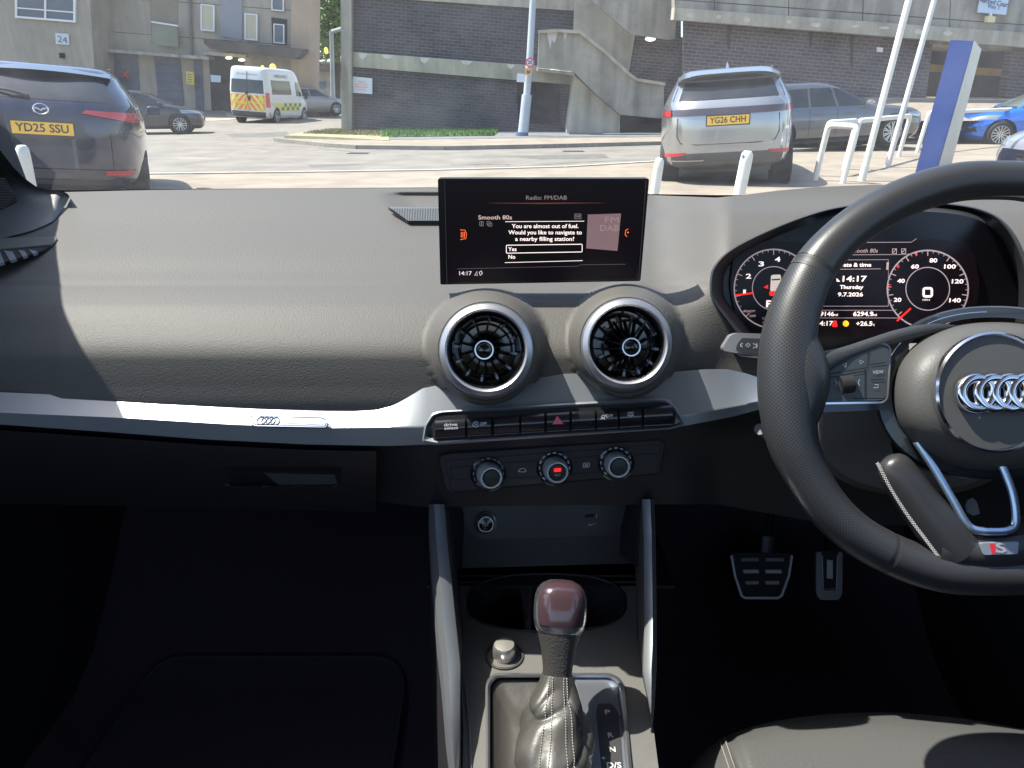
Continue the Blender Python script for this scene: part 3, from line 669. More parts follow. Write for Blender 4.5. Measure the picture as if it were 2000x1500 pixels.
# ================================================================== VEHICLES
tyre_m = mat('tyre', (.018, .018, .018), .85); rim_m = mat('alloy', (.50, .50, .50), .3, metal=.8); carglass = mat('car_glass', (.012, .016, .02), .04, spec=.8)
plate_y = mat('plate_yellow', (.85, .50, .035), .45); plate_ink = mat('plate_ink', (.03, .025, .02), .6)
lamp_red = mat('tail_red', (.50, .015, .02), .12, coat=1, spec=.8); lamp_clear = mat('headlamp', (.35, .40, .44), .08, metal=.5, coat=1); blacktrim = mat('black_trim', (.03, .03, .032), .5)
refl_red = mat('reflector_red', (.45, .02, .03), .3)
class Car:
    def __init__(s, name, label, cat, rear, yaw, roll, levels, paint, L, wheels, wr=.34, nexp=(5, 5), group=None, pitch=0, track=None):
        """local frame: x right, y forward, rear bumper at y=0; levels = (z, halfwidth, y_rear, y_front)"""
        q = (Matrix.Rotation(R_(yaw), 4, 'Z') @ Matrix.Rotation(R_(roll), 4, 'Y') @ Matrix.Rotation(R_(pitch), 4, 'X')).to_quaternion()
        s.root = thing(name, label, cat, rear, group, q, local=True); s.L = levels; s.nr, s.nf = nexp
        zs = [l[0] for l in levels]; s.fw = interp([(l[0], l[1]) for l in levels]); s.fr = interp([(l[0], l[2]) for l in levels]); s.ff = interp([(l[0], l[3]) for l in levels])
        s.z0, s.z1 = zs[0], zs[-1]; m = M(); rings = []; n = 72
        zz = []
        for a, b in zip(zs, zs[1:]): zz += [lerp(a, b, k/4) for k in range(4)]
        zz.append(zs[-1])
        for z in zz:
            w_, r_, f_ = s.fw(z), s.fr(z), s.ff(z); yc = (r_+f_)/2; ly = (f_-r_)/2; ring = []
            for k in range(n):
                t = 2*math.pi*(k+.5)/n; c, d = math.cos(t), math.sin(t); e = s.nr if d < 0 else s.nf
                # finer sampling at the ends
                ring.append((w_*math.copysign(abs(c)**(2/e), c), yc+ly*math.copysign(abs(d)**(2/e), d), z))
            rings.append(ring)
        m.ringloft(rings, True, (True, True))
        s.body = m.build('body', paint, s.root, angle=50)
        # wheel arches cut through
        cm = M(); s.wheels = wheels; tw = s.fw(.5)
        for y in wheels:
            for sx in (-1, 1): cm.lathe((sx*(tw-.22), y, wr+.01), (sx, 0, 0), [(wr+.055, 0), (wr+.055, .5)], 32, caps=(True, True))
        cut = cm.build('cutter', None, None)
        bo = s.body.modifiers.new('b', 'BOOLEAN'); bo.operation = 'DIFFERENCE'; bo.object = cut; bo.solver = 'EXACT'
        cut.parent = s.root
        bpy.context.view_layer.update()
        me = bpy.data.meshes.new_from_object(s.body.evaluated_get(bpy.context.evaluated_depsgraph_get()))
        s.body.modifiers.clear(); s.body.data = me; me.materials.clear(); me.materials.append(paint); bpy.data.objects.remove(cut)
        try: me.set_sharp_from_angle(angle=R_(45))
        except Exception: pass
        s.wr = wr; s.tw = tw
    def add_wheels(s, spokes=5, rim=None, which=None):
        for y in s.wheels:
            for sx in (-1, 1):
                c = V((sx*(s.tw-.20), y, s.wr)); a = V((sx, 0, 0)); wr = s.wr
                w_ = M(); w_.lathe(c, a, [(wr*.62, .17), (wr*.66, .195), (wr*.9, .20), (wr*.98, .17), (wr, .13), (wr, .0), (wr*.6, 0)], 36); wo = w_.build('wheel', tyre_m, s.root)
                r = M(); r.lathe(c, a, [(wr*.68, .195), (wr*.64, .20), (wr*.61, .17), (wr*.61, .08)], 36)
                r.lathe(c, a, [(.0, .185), (.035, .18), (.055, .165), (.06, .10)], 16)
                for k in range(spokes):
                    t = 2*math.pi*k/spokes; d = V((0, math.cos(t), math.sin(t))); p = V((0, -math.sin(t), math.cos(t)))
                    for sg_ in (-1, 1):
                        r.prism([c+a*.178+d*.03+p*.012*sg_-p*.012, c+a*.178+d*.03+p*.012*sg_+p*.012, c+a*.192+d*wr*.63+p*(.045*sg_+.014), c+a*.192+d*wr*.63+p*(.045*sg_-.014)],
                                [c+a*.14+d*.03+p*.012*sg_-p*.012, c+a*.14+d*.03+p*.012*sg_+p*.012, c+a*.15+d*wr*.63+p*(.045*sg_+.014), c+a*.15+d*wr*.63+p*(.045*sg_-.014)])
                r.build('rim', rim or rim_m, wo, local=True)
                h = M(); h.lathe(c, a, [(0, .06), (wr*.6, .06)], 24); h.build('brake_disc', blacktrim, wo, local=True)
                ar = M(); ar.lathe(V((sx*(s.tw-.26), y, wr+.01)), a, [(wr+.052, .0), (wr+.052, .22)], 32); ar.lathe(V((sx*(s.tw-.26), y, wr+.01)), a, [(0, 0), (wr+.052, 0)], 32); ar.build('wheel_arch', matt_black, s.root, local=True)
    def yr(s, x, z):
        w_, r_, f_ = s.fw(z), s.fr(z), s.ff(z); yc = (r_+f_)/2; t = max(0, 1-min(1, abs(x/w_))**s.nr)
        return yc-(yc-r_)*t**(1/s.nr)
    def yf(s, x, z):
        w_, r_, f_ = s.fw(z), s.fr(z), s.ff(z); yc = (r_+f_)/2; t = max(0, 1-min(1, abs(x/w_))**s.nf)
        return yc+(f_-yc)*t**(1/s.nf)
    def xs(s, y, z, sx):
        w_, r_, f_ = s.fw(z), s.fr(z), s.ff(z); yc = (r_+f_)/2; e = s.nf if y > yc else s.nr
        t = max(0, 1-min(1, abs((y-yc)/((f_-r_)/2)))**e); return sx*w_*t**(1/e)
    def patch(s, face, q, off=.006, n=14, thick=.012):
        """q: 4 corners (a,z) in order; a = x on rear/front faces, y on the sides"""
        def f(u, v):
            a = lerp(lerp(q[0][0], q[1][0], u), lerp(q[3][0], q[2][0], u), v); z = lerp(lerp(q[0][1], q[1][1], u), lerp(q[3][1], q[2][1], u), v)
            if face == 'rear': return V((a, s.yr(a, z)-off, z))
            if face == 'front': return V((a, s.yf(a, z)+off, z+off*.5))
            sx = 1 if face == 'right' else -1; return V((s.xs(a, z, sx)+sx*off, a, z))
        us = [k/n for k in range(n+1)]; m = M(); m.grid(f, us, us)
        # rim so the panel has thickness
        c = V((0, 2.2, .9)); edge = [f(u, 0) for u in us]+[f(1, u) for u in us[1:]]+[f(u, 1) for u in reversed(us[:-1])]+[f(0, u) for u in reversed(us[1:-1])]
        ins = []
        for p in edge:
            if face == 'rear': ins.append(p+V((0, thick+off, 0)))
            elif face == 'front': ins.append(p-V((0, thick+off, 0)))
            else: ins.append(p-V(((thick+off)*(1 if face == 'right' else -1), 0, 0)))
        m.ringloft([edge, ins]); return m
    def put(s, name, face, q, mt, off=.006, parent=None, **k): return s.patch(face, q, off, **k).build(name, mt, parent or s.root, local=True, angle=40)
    def sym(s, name, face, q, mt, off=.006, **k):
        a = s.put(name, face, q, mt, off, **k); b = s.put(name, face, [(-x, z) for x, z in q], mt, off, **k); return a, b
    def plate(s, txt, x, z, w_=.52, h=.115, tilt=0, face='rear'):
        y = s.yr(x, z)-.02 if face == 'rear' else s.yf(x, z)+.02; sg_ = -1 if face == 'rear' else 1
        m = M(); m.box((x, y, z), (w_, .012, h)); o = m.build('number_plate', plate_y, s.root, smooth=False, local=True)
        m = M(); put_text(m, txt, V((x, y+.009*sg_, z)), V((-sg_, 0, 0)), V((0, 0, 1)), .112, .018, fit=w_*.86); m.build('characters', plate_ink, o, smooth=False, local=True)
        m = M(); m.box((x, y-.004*sg_, z), (w_+.03, .012, h+.03)); m.build('plate_frame', blacktrim, o, smooth=False, local=True)
def g_at(px, Y, dz=0):
    p = P(px, 750, Y); return V((p.x*0+ray(px, 300).x*Y, Y, gh(ray(px, 300).x*Y, Y)+dz))

suv = [(.34, .80, .16, 4.38), (.40, .90, .03, 4.46), (.55, .935, .0, 4.50), (.85, .945, .0, 4.50), (1.06, .94, .02, 4.40), (1.14, .92, .05, 4.0), (1.20, .90, .09, 3.45), (1.26, .87, .14, 3.15), (1.38, .81, .27, 2.85), (1.48, .75, .40, 2.55), (1.57, .70, .52, 2.28), (1.63, .64, .62, 2.1), (1.67, .56, .78, 1.9), (1.685, .40, 1.0, 1.7)]
navy_lv = [(z if z < 1.2 else 1.2+(z-1.2)*.84, w_, r_, f_) for z, w_, r_, f_ in suv]
# --- dark blue SUV, rear view, left
c = Car('parked_car', 'dark navy SUV seen from behind at the left, yellow plate YD25 SSU', 'car', V((-4.86, 7.75, .06)), 25.5, 4.2, navy_lv, mat('navy_paint', (.006, .013, .045), .14, metal=.2, coat=1, var=(3, .2)), 4.5, (.80, 3.5), group='cars parked in the street')
c.add_wheels(5)
c.put('rear_window', 'rear', [(-.68, 1.235), (.68, 1.235), (.58, 1.44), (-.58, 1.44)], carglass)
for sd in ('left', 'right'): c.put('side_window', sd, [(.75, 1.25), (2.95, 1.24), (2.2, 1.50), (.95, 1.50)], carglass)
m = M(); m.grid(lambda u, v: V((u*.64, .42+(.10 if v else -.02)+.10*u*u, 1.515-.035*v+-.03*u*u)), [k/8-1 for k in range(17)], [0, 1]); m.grid(lambda u, v: V((u*.64, .40+.22*v+.10*u*u, 1.52+.05*v-.03*u*u)), [k/8-1 for k in range(17)], [0, 1]); m.build('roof_spoiler', gloss_black, c.root, local=True)
a, b = c.sym('tail_light', 'rear', [(.36, 1.125), (.915, 1.04), (.91, 1.15), (.40, 1.155)], lamp_red, .02)
c.sym('rear_reflector', 'rear', [(.52, .50), (.78, .50), (.78, .55), (.52, .55)], refl_red, .012)
c.put('bumper_trim', 'rear', [(-.86, .345), (.86, .345), (.88, .45), (-.88, .45)], blacktrim, .01)
c.put('plate_recess', 'rear', [(-.40, .86), (.40, .86), (.34, 1.08), (-.34, 1.08)], mat('navy_shade', (.008, .012, .03), .25, coat=.5), .004)
c.plate('YD25 SSU', 0, .955, .54, .12)
m = M(); y = c.yr(0, 1.14)-.012; m.lathe((0, y, 1.14), (0, -1, 0), [(.062, .0), (.072, .012), (.062, .018), (.055, .008)], 28, sy=.8)
m.tube([(-.05, y-.01, 1.15), (-.02, y-.014, 1.145), (0, y-.014, 1.127), (.02, y-.014, 1.145), (.05, y-.01, 1.15)], .007, 6); m.build('badge', chrome, c.root, local=True)
m = M(); m.tube([(-.1, c.yr(0, 1.26)-.03, 1.26), (-.25, c.yr(0, 1.28)-.04, 1.30), (-.44, c.yr(0, 1.33)-.04, 1.315)], [.022, .014, .01], 8); m.build('rear_wiper', blacktrim, c.root, local=True)
m = M(); put_text(m, 'E-SKY', V((.66, c.yr(.66, .95)-.012, .95)), V((1, 0, 0)), V((0, 0, 1)), .045, .01); m.build('boot_lettering', chrome, c.root, smooth=False, local=True)
m = M()
for zz in (1.05,): m.tube([(x/10, c.yr(x/10, .56)-.004, .56) for x in range(-8, 9)], .005, 5)
for sx in (-1, 1): m.tube([(sx*.60, c.yr(.6, z)-.003, z) for z in (.56, .65, .8, .93)], .004, 5)
m.build('panel_gap', matt_black, c.root, local=True)
m = M(); m.prism([(.98, 2.75, 1.10), (1.16, 2.72, 1.10), (1.17, 2.72, 1.22), (.98, 2.75, 1.22)], [(.98, 2.90, 1.11), (1.12, 2.86, 1.12), (1.12, 2.86, 1.20), (.98, 2.90, 1.20)]); m.build('door_mirror', mat('navy_paint'), c.root, local=True, bevel=.02)
for sx in (-1, 1):
    m = M(); m.tube([(sx*.60, 1.0, 1.575), (sx*.62, 1.6, 1.61), (sx*.60, 2.2, 1.57)], .015, 6); m.build('roof_rail', blacktrim, c.root, local=True)

# --- silver SUV, rear view, right
silver_paint = mat('silver_paint', (.38, .385, .39), .22, metal=.75, coat=1)
p0 = G(1418, 369); p0.y -= .2
s2 = [(z, w_*.985, r_ if z < 1.0 else r_*1.0, f_) for z, w_, r_, f_ in suv]
c = Car('parked_car', 'silver SUV seen from behind beside the white bollard, yellow plate YG26 CHH', 'car', p0+V((-.17, -.35, 0)), -13.5, -3.6, s2, silver_paint, 4.5, (.80, 3.5), group='cars parked in the street')
c.add_wheels(5)
c.put('rear_window', 'rear', [(-.74, 1.26), (.74, 1.26), (.66, 1.50), (-.66, 1.50)], carglass)
for sd in ('left', 'right'): c.put('side_window', sd, [(.75, 1.25), (2.95, 1.24), (2.2, 1.56), (.95, 1.56)], carglass)
m = M(); us = [k/10-1 for k in range(21)]
m.grid(lambda u, v: V((u*.68, .30+.26*v+.16*u**4, 1.60+.055*v-.07*u**4)), us, [0, .5, 1]); m.grid(lambda u, v: V((u*.68, .30+.16*v+.16*u**4, 1.595-.045*v-.07*u**4)), us, [0, 1]); m.build('roof_spoiler', silver_paint, c.root, local=True)
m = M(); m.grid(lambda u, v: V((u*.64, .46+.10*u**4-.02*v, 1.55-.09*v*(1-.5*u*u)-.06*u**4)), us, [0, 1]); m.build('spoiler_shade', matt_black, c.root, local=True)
c.put('light_bar', 'rear', [(-.925, 1.06), (.925, 1.06), (.905, 1.15), (-.905, 1.15)], mat('light_bar', (.030, .014, .014), .12, coat=1, spec=1), .012, n=24)
c.sym('tail_light', 'rear', [(.76, 1.065), (.91, 1.065), (.895, 1.145), (.76, 1.145)], lamp_red, .018)
c.put('lower_bumper', 'rear', [(-.88, .345), (.88, .345), (.925, .56), (-.925, .56)], mat('grey_plastic', (.075, .073, .07), .55), .01, n=20)
c.sym('rear_reflector', 'rear', [(.55, .54), (.86, .50), (.87, .56), (.56, .575)], refl_red, .02)
c.put('skid_strip', 'rear', [(-.80, .45), (-.30, .45), (-.30, .468), (-.80, .468)], silver_paint, .02)
c.plate('YG26 CHH', .0, .985, .54, .115)
m = M(); ga = [(-.66, 1.04), (-.67, .80), (-.62, .70), (-.40, .675), (.40, .675), (.62, .70), (.67, .80), (.66, 1.04)]
m.tube([(x, c.yr(x, z)-.003, z) for x, z in ga], .006, 5); m.build('tailgate_gap', matt_black, c.root, local=True)
m = M(); m.prism([(-.03, 1.0, 1.66), (.03, 1.0, 1.66), (.006, 1.16, 1.77), (-.006, 1.16, 1.77)], [(-.03, 1.2, 1.66), (.03, 1.2, 1.66), (.006, 1.2, 1.77), (-.006, 1.2, 1.77)]); m.build('roof_aerial', silver_paint, c.root, local=True)
for sx in (-1, 1):
    m = M(); m.tube([(sx*.60, .9, 1.66), (sx*.61, 1.6, 1.70), (sx*.60, 2.2, 1.66)], .017, 6); m.build('roof_rail', silver_paint, c.root, local=True)
m = M(); m.box((.0, .45, .33), (1.2, .5, .1)); m.build('underbody', blacktrim, c.root, smooth=False, local=True)
m = M(); put_text(m, 'PHEV', V((.55, c.yr(.55, .66)-.008, .66)), V((1, 0, 0)), V((0, 0, 1)), .035, .008); m.build('boot_lettering', chrome, c.root, smooth=False, local=True)

c.root.scale = (1.07, 1.07, 1.04)
# --- dark grey estate, side view behind the silver one
grey_paint = mat('gunmetal_paint', (.13, .14, .16), .2, metal=.6, coat=1)
est = [(.18, .80, .12, 4.50), (.30, .88, .03, 4.64), (.50, .91, .0, 4.70), (.72, .91, .0, 4.66), (.86, .89, .02, 4.45), (.95, .87, .05, 3.9), (1.0, .86, .08, 3.5), (1.08, .82, .15, 3.28), (1.22, .76, .28, 2.95), (1.38, .70, .45, 2.6), (1.46, .65, .62, 2.35), (1.52, .56, .85, 2.1), (1.535, .40, 1.2, 1.9)]
fw_ = G(1735, 303)
yaw = -84; dirv = V((math.sin(R_(84)), math.cos(R_(84)), 0))
rr_ = fw_-dirv*3.75+V((-.1, .85, 0)); rr_.z = gh(rr_.x, rr_.y)
c = Car('parked_car', 'dark grey car in side view just behind the silver SUV, facing right', 'car', rr_, yaw, -1.2, est, grey_paint, 4.7, (.95, 3.75), wr=.35, group='cars parked in the street', pitch=2.4)
c.add_wheels(10)
for sd in ('left', 'right'):
    c.put('side_window', sd, [(.65, 1.0), (1.62, .99), (1.62, 1.40), (.95, 1.38)], carglass); c.put('side_window', sd, [(1.68, .99), (2.30, .985), (2.20, 1.40), (1.68, 1.40)], carglass); c.put('side_window', sd, [(2.36, .985), (3.20, .99), (2.68, 1.34), (2.26, 1.40)], carglass)
c.put('windscreen', 'front', [(-.72, 1.03), (.72, 1.03), (.58, 1.38), (-.58, 1.38)], carglass)
c.put('rear_window', 'rear', [(-.66, 1.05), (.66, 1.05), (.55, 1.38), (-.55, 1.38)], carglass)
c.sym('headlight', 'front', [(.45, .66), (.85, .68), (.84, .78), (.50, .76)], lamp_clear, .01)
m = M()
for sx in (-1, 1):
    for y in (1.65, 2.32, 3.25): m.tube([(c.xs(y, z, sx)+sx*.002, y, z) for z in (.35, .5, .7, .85, .96)], .005, 5)
    m.tube([(c.xs(y/10, .30, sx)+sx*.008, y/10, .27) for y in range(13, 34)], .02, 6)
m.build('door_gap', matt_black, c.root, local=True)
m = M()
for sx in (-1, 1):
    for y in (1.78, 2.55): m.tube([(c.xs(y, .84, sx)+sx*.02, y, .84), (c.xs(y, .84, sx)+sx*.02, y+.2, .84)], .014, 6)
m.build('door_handle', grey_paint, c.root, local=True)
for sx in (-1, 1):
    m = M(); m.lathe((sx*1.0, 3.02, 1.03), (0, 1, 0), [(.02, -.06), (.09, -.03), (.10, .04), (.05, .12)], 14, sx=1.1, sy=.75, caps=(True, True)); m.build('door_mirror', silver_paint, c.root, local=True)

# --- blue hatchback, front three-quarter, right
blue_paint = mat('bright_blue_paint', (.010, .16, .68), .15, metal=.35, coat=1)
hat = [(.18, .78, .12, 3.95), (.30, .86, .03, 4.08), (.48, .885, .0, 4.10), (.68, .89, .0, 4.04), (.82, .88, .02, 3.86), (.93, .86, .04, 3.45), (1.0, .84, .06, 3.1), (1.08, .80, .10, 2.95), (1.22, .74, .18, 2.68), (1.36, .68, .30, 2.38), (1.44, .62, .45, 2.12), (1.48, .50, .7, 1.9)]
fw_ = G(1946, 290); yw = 66; d_ = V((-math.sin(R_(yw)), math.cos(R_(yw)), 0))
yw = 80; d_ = V((-math.sin(R_(yw)), math.cos(R_(yw)), 0)); rgt = V((math.cos(R_(yw)), math.sin(R_(yw)), 0))
rr_ = fw_-d_*3.35+rgt*.80*1; rr_ = fw_-d_*3.30-rgt*(-.82); rr_.z = gh(rr_.x, rr_.y)+.02
c = Car('parked_car', 'bright blue hatchback behind the white rail at the right, facing left', 'car', rr_, yw, 0, hat, blue_paint, 4.1, (.70, 3.30), wr=.33, group='cars parked in the street')
c.add_wheels(7)
for sd in ('left', 'right'): c.put('side_window', sd, [(.65, 1.02), (2.9, .99), (2.25, 1.36), (.85, 1.36)], carglass)
c.put('windscreen', 'front', [(-.76, 1.02), (.76, 1.02), (.60, 1.38), (-.60, 1.38)], mat('screen_tint', (.10, .13, .13), .05, coat=.6))
c.sym('headlight', 'front', [(.38, .66), (.85, .70), (.84, .82), (.46, .72)], lamp_clear, .012)
c.put('grille', 'front', [(-.42, .42), (.42, .42), (.36, .66), (-.36, .66)], gloss_black, .012)
c.sym('fog_light', 'front', [(.52, .36), (.76, .38), (.74, .48), (.54, .46)], blacktrim, .012)
for sx in (-1, 1):
    m = M(); m.lathe((sx*.97, 2.72, 1.02), (0, 1, 0), [(.02, -.06), (.09, -.03), (.10, .04), (.05, .12)], 14, sx=1.1, sy=.75, caps=(True, True)); m.build('door_mirror', blue_paint, c.root, local=True)
m = M(); m.tube([(-.70, 3.0, 1.02), (-.1, 3.06, 1.03), (.62, 3.0, 1.03)], .012, 6); m.build('wiper', blacktrim, c.root, local=True)

# --- pale silver car, only its front corner at the right edge
ps = mat('pale_silver_paint', (.50, .51, .53), .2, metal=.6, coat=1)
yw = 84; d_ = V((-math.sin(R_(yw)), math.cos(R_(yw)), 0)); nose = P(2030, 300, 10.6)
rr_ = V((nose.x, nose.y, 0))-d_*4.1+V((0, .55, 0)); rr_.z = 0
c = Car('parked_car', 'pale silver car whose front corner pokes in at the right edge', 'car', rr_, yw, 0, [(z, w_, r_, f_+.0) for z, w_, r_, f_ in hat], ps, 4.1, (.70, 3.30), wr=.33, group='cars parked in the street')
c.add_wheels(5)
for sd in ('left', 'right'): c.put('side_window', sd, [(.65, 1.02), (2.9, .99), (2.25, 1.36), (.85, 1.36)], carglass)
c.put('windscreen', 'front', [(-.76, 1.02), (.76, 1.02), (.60, 1.38), (-.60, 1.38)], carglass)
c.sym('headlight', 'front', [(.36, .64), (.87, .68), (.86, .80), (.42, .72)], lamp_clear, .012)
c.put('grille', 'front', [(-.42, .36), (.42, .36), (.36, .60), (-.36, .60)], gloss_black, .012)

# --- black hatchback, side, left
bp_ = mat('black_paint', (.018, .02, .024), .2, metal=.2, coat=1)
def far_hatch(fpx, fpy, yw, lab, paint, fl=1, tint=None, dz=0, scale=1):
    f_ = G(fpx, fpy); d_ = V((-math.sin(R_(yw)), math.cos(R_(yw)), 0)); rgt = V((math.cos(R_(yw)), math.sin(R_(yw)), 0))
    r_ = f_-d_*3.30-rgt*.82*fl; r_.z = gh(r_.x, r_.y)+dz
    c = Car('parked_car', lab, 'car', r_, yw, 0, hat, paint, 4.1, (.70, 3.30), wr=.33, group='cars parked in the street')
    c.add_wheels(6)
    for sd in ('left', 'right'):
        c.put('side_window', sd, [(.65, 1.02), (1.7, 1.0), (1.7, 1.36), (.85, 1.36)], tint or carglass); c.put('side_window', sd, [(1.78, 1.0), (2.9, .99), (2.25, 1.36), (1.78, 1.36)], tint or carglass)
    c.put('windscreen', 'front', [(-.76, 1.02), (.76, 1.02), (.60, 1.38), (-.60, 1.38)], carglass); c.put('rear_window', 'rear', [(-.70, 1.02), (.70, 1.02), (.58, 1.36), (-.58, 1.36)], carglass)
    c.sym('headlight', 'front', [(.40, .66), (.86, .70), (.84, .82), (.46, .74)], lamp_clear, .012); c.sym('tail_light', 'rear', [(.62, .72), (.86, .72), (.84, .98), (.66, .98)], lamp_red, .012)
    for sx in (-1, 1):
        m = M(); m.lathe((sx*.97, 2.72, 1.02), (0, 1, 0), [(.02, -.06), (.09, -.03), (.10, .04), (.05, .12)], 12, sx=1.1, sy=.75, caps=(True, True)); m.build('door_mirror', paint, c.root, local=True)
    return c
far_hatch(355, 262, -72, 'black hatchback in side view between the navy SUV and the white van', bp_)
cb = mat('mid_blue_paint', (.015, .14, .36), .25, metal=.3, coat=1)
rr_ = V((ray(624, 230).x*41, 41, 0))
c = far_hatch(658, 229, -48, 'grey-beige car parked beyond the white van nearest the concrete column', mat('beige_paint', (.26, .25, .23), .3, metal=.4, coat=.6), dz=.0)
c = far_hatch(645, 226, -28, 'small blue car parked just beyond the nose of the white van', cb, dz=.0)
# --- ambulance van
vw = mat('van_white', (.62, .66, .71), .35, coat=.5)
van = [(.28, .90, .10, 5.2), (.40, .98, .02, 5.35), (.60, 1.0, .0, 5.40), (.95, 1.01, .0, 5.35), (1.08, 1.01, .0, 5.10), (1.22, 1.01, .01, 4.85), (1.5, 1.0, .03, 4.68), (1.9, .96, .07, 4.42), (2.2, .93, .10, 4.2), (2.40, .90, .14, 3.95), (2.48, .84, .22, 3.7), (2.52, .70, .4, 3.4)]
vb = G(486, 241)
vyaw = -7
c = Car('ambulance_van', 'white high-roof patient transport van with orange and yellow chevrons on its rear doors', 'van', V((vb.x, vb.y, gh(vb.x, vb.y)-.02)), vyaw, 4.0, van, vw, 5.4, (1.0, 4.4), wr=.36, nexp=(9, 5))
c.add_wheels(5)
c.put('rear_window', 'rear', [(-.80, 1.36), (.80, 1.36), (.76, 1.95), (-.76, 1.95)], carglass)
c.put('bumper', 'rear', [(-.93, .30), (.93, .30), (.96, .56), (-.96, .56)], blacktrim, .03)
yel = mat('reflective_yellow', (.72, .66, .12), .5); org = mat('reflective_orange', (.78, .20, .07), .5); grn = mat('reflective_green', (.10, .22, .12), .5)
ch = c.put('chevron_panel', 'rear', [(-.84, .62), (.84, .62), (.84, 1.30), (-.84, 1.30)], yel, .012)
m = M()
for sx in (-1, 1):
    for k in range(-1, 4):
        for (za, zb) in ((.62, .94), (.98, 1.30)):
            x0 = .06+k*.30+(.15 if za > .9 else 0)*0
            def xx(z, x0=x0, za=za): return x0+.28*(zb-z)/(zb-za)+(.0 if za < .9 else .0)
            pts = [(xx(za), za), (xx(za)+.15, za), (xx(zb)+.15, zb), (xx(zb), zb)]
            pts = [(max(.01, min(.83, x)), z) for x, z in pts]
            if pts[1][0]-pts[0][0] < .02 and pts[2][0]-pts[3][0] < .02: continue
            m.add([V((sx*x, c.yr(sx*x, z)-.018, z)) for x, z in pts], [(0, 1, 2, 3)])
m.build('chevron_stripes', org, ch, smooth=False, local=True)
m = M(); m.tube([(0, c.yr(0, z)-.008, z) for z in (.5, .9, 1.3, 1.9, 2.3)], .012, 5); m.build('door_gap', matt_black, c.root, local=True)
m = M(); m.box((.10, -.03, 1.14), (.12, .05, .18)); m.box((-.02, -.03, 1.36), (.10, .05, .12)); m.build('door_handle', blacktrim, c.root, smooth=False, local=True)
m = M(); m.box((-.25, -.03, .88), (.52, .02, .06)); m.build('number_plate', plate_y, c.root, smooth=False, local=True)
c.sym('tail_light', 'rear', [(.88, .78), (.975, .78), (.965, 1.42), (.875, 1.42)], lamp_red, .02)
for sd in ('right', 'left'):
    c.put('side_window', sd, [(.55, 1.36), (2.75, 1.36), (2.70, 1.98), (.55, 1.98)], carglass, .01)
    c.put('cab_window', sd, [(3.35, 1.30), (4.55, 1.30), (4.0, 1.95), (3.35, 1.95)], carglass, .01)
    bd = c.put('side_band', sd, [(1.5, .62), (3.9, .62), (3.9, .98), (.4, .98)], yel, .01)
    m = M(); sx = 1 if sd == 'right' else -1
    for k in range(8):
        for r in (0, 1):
            if (k+r) % 2: continue
            y0_, y1_ = 1.5+k*.30, 1.8+k*.30; z0_, z1_ = .64+r*.17, .80+r*.17
            m.add([V((c.xs(y, z, sx)+sx*.016, y, z)) for y, z in ((y0_, z0_), (y1_, z0_), (y1_, z1_), (y0_, z1_))], [(0, 1, 2, 3)])
    m.build('band_checks', grn, bd, smooth=False, local=True)
m = M(); put_text(m, 'AMBULANCE', V((c.xs(1.7, 2.15, 1)+.02, 1.7, 2.17)), V((0, 1, 0)), V((0, 0, 1)), .20, .01, fit=1.5); m.build('side_lettering', mat('letter_green', (.05, .16, .13), .5), c.root, smooth=False, local=True)
m = M(); put_text(m, 'Ambulance', V((0, c.yr(0, 2.2)-.02, 2.18)), V((1, 0, 0)), V((0, 0, 1)), .14, .01, fit=1.0); m.build('rear_lettering', mat('letter_pale', (.45, .40, .45), .5), c.root, smooth=False, local=True)
m = M()
for sx in (-1, 1): m.box((sx*1.12, 4.35, 1.35), (.14, .10, .34))
m.build('door_mirror', blacktrim, c.root, smooth=False, local=True, bevel=.02)
# ================================================================== THE CAR WE SIT IN
O2 = [(1393, 585), (1390, 548), (1398, 520), (1430, 488), (1500, 452), (1580, 421), (1650, 404), (1750, 396), (1850, 399), (1920, 412), (1965, 440), (1995, 490), (2012, 560), (2005, 640), (1960, 690), (1480, 700), (1447, 660), (1418, 622)]
O2 = [tuple(p) for p in crom([(x, y, 0) for x, y in O2], 6, True)]; O2 = [(p[0], p[1]) for p in O2]
base_f = interp([(355, 1.08), (372, 1.02), (440, .90), (500, .81), (534, .772), (548, .756), (559, .745), (564, .7385), (580, .721), (600, .703), (640, .679), (680, .661), (698, .656), (708, .6545), (750, .6495), (800, .645), (900, .66)])
hood_f = interp([(355, .87), (380, .845), (420, .785), (500, .722), (560, .700), (620, .692), (700, .683), (760, .675), (850, .70)])
top_f = interp([(-160, 378), (130, 375), (300, 371), (600, 368), (850, 367), (1180, 379), (1270, 381), (1400, 386), (1450, 381), (1520, 372), (1600, 365), (1700, 361), (1850, 359), (2150, 362)], False)
trimU = interp([(-160, 766), (0, 772), (160, 779), (300, 786), (520, 795), (690, 799), (735, 797), (765, 789), (800, 771), (825, 760), (870, 754), (960, 748), (1050, 745), (1100, 736), (1200, 734), (1310, 733), (1380, 727), (1420, 727), (1460, 736), (1500, 750), (1620, 790), (2150, 830)], False)
VC = [(950, 684, 90, 94), (1223, 672, 86, 93)]
def vent_plane(i):
    cx, cy, rx, ry = VC[i]; c = P(cx, cy, .617); return Plane(c, (0.0, -.955, .30))
VP_ = [vent_plane(0), vent_plane(1)]
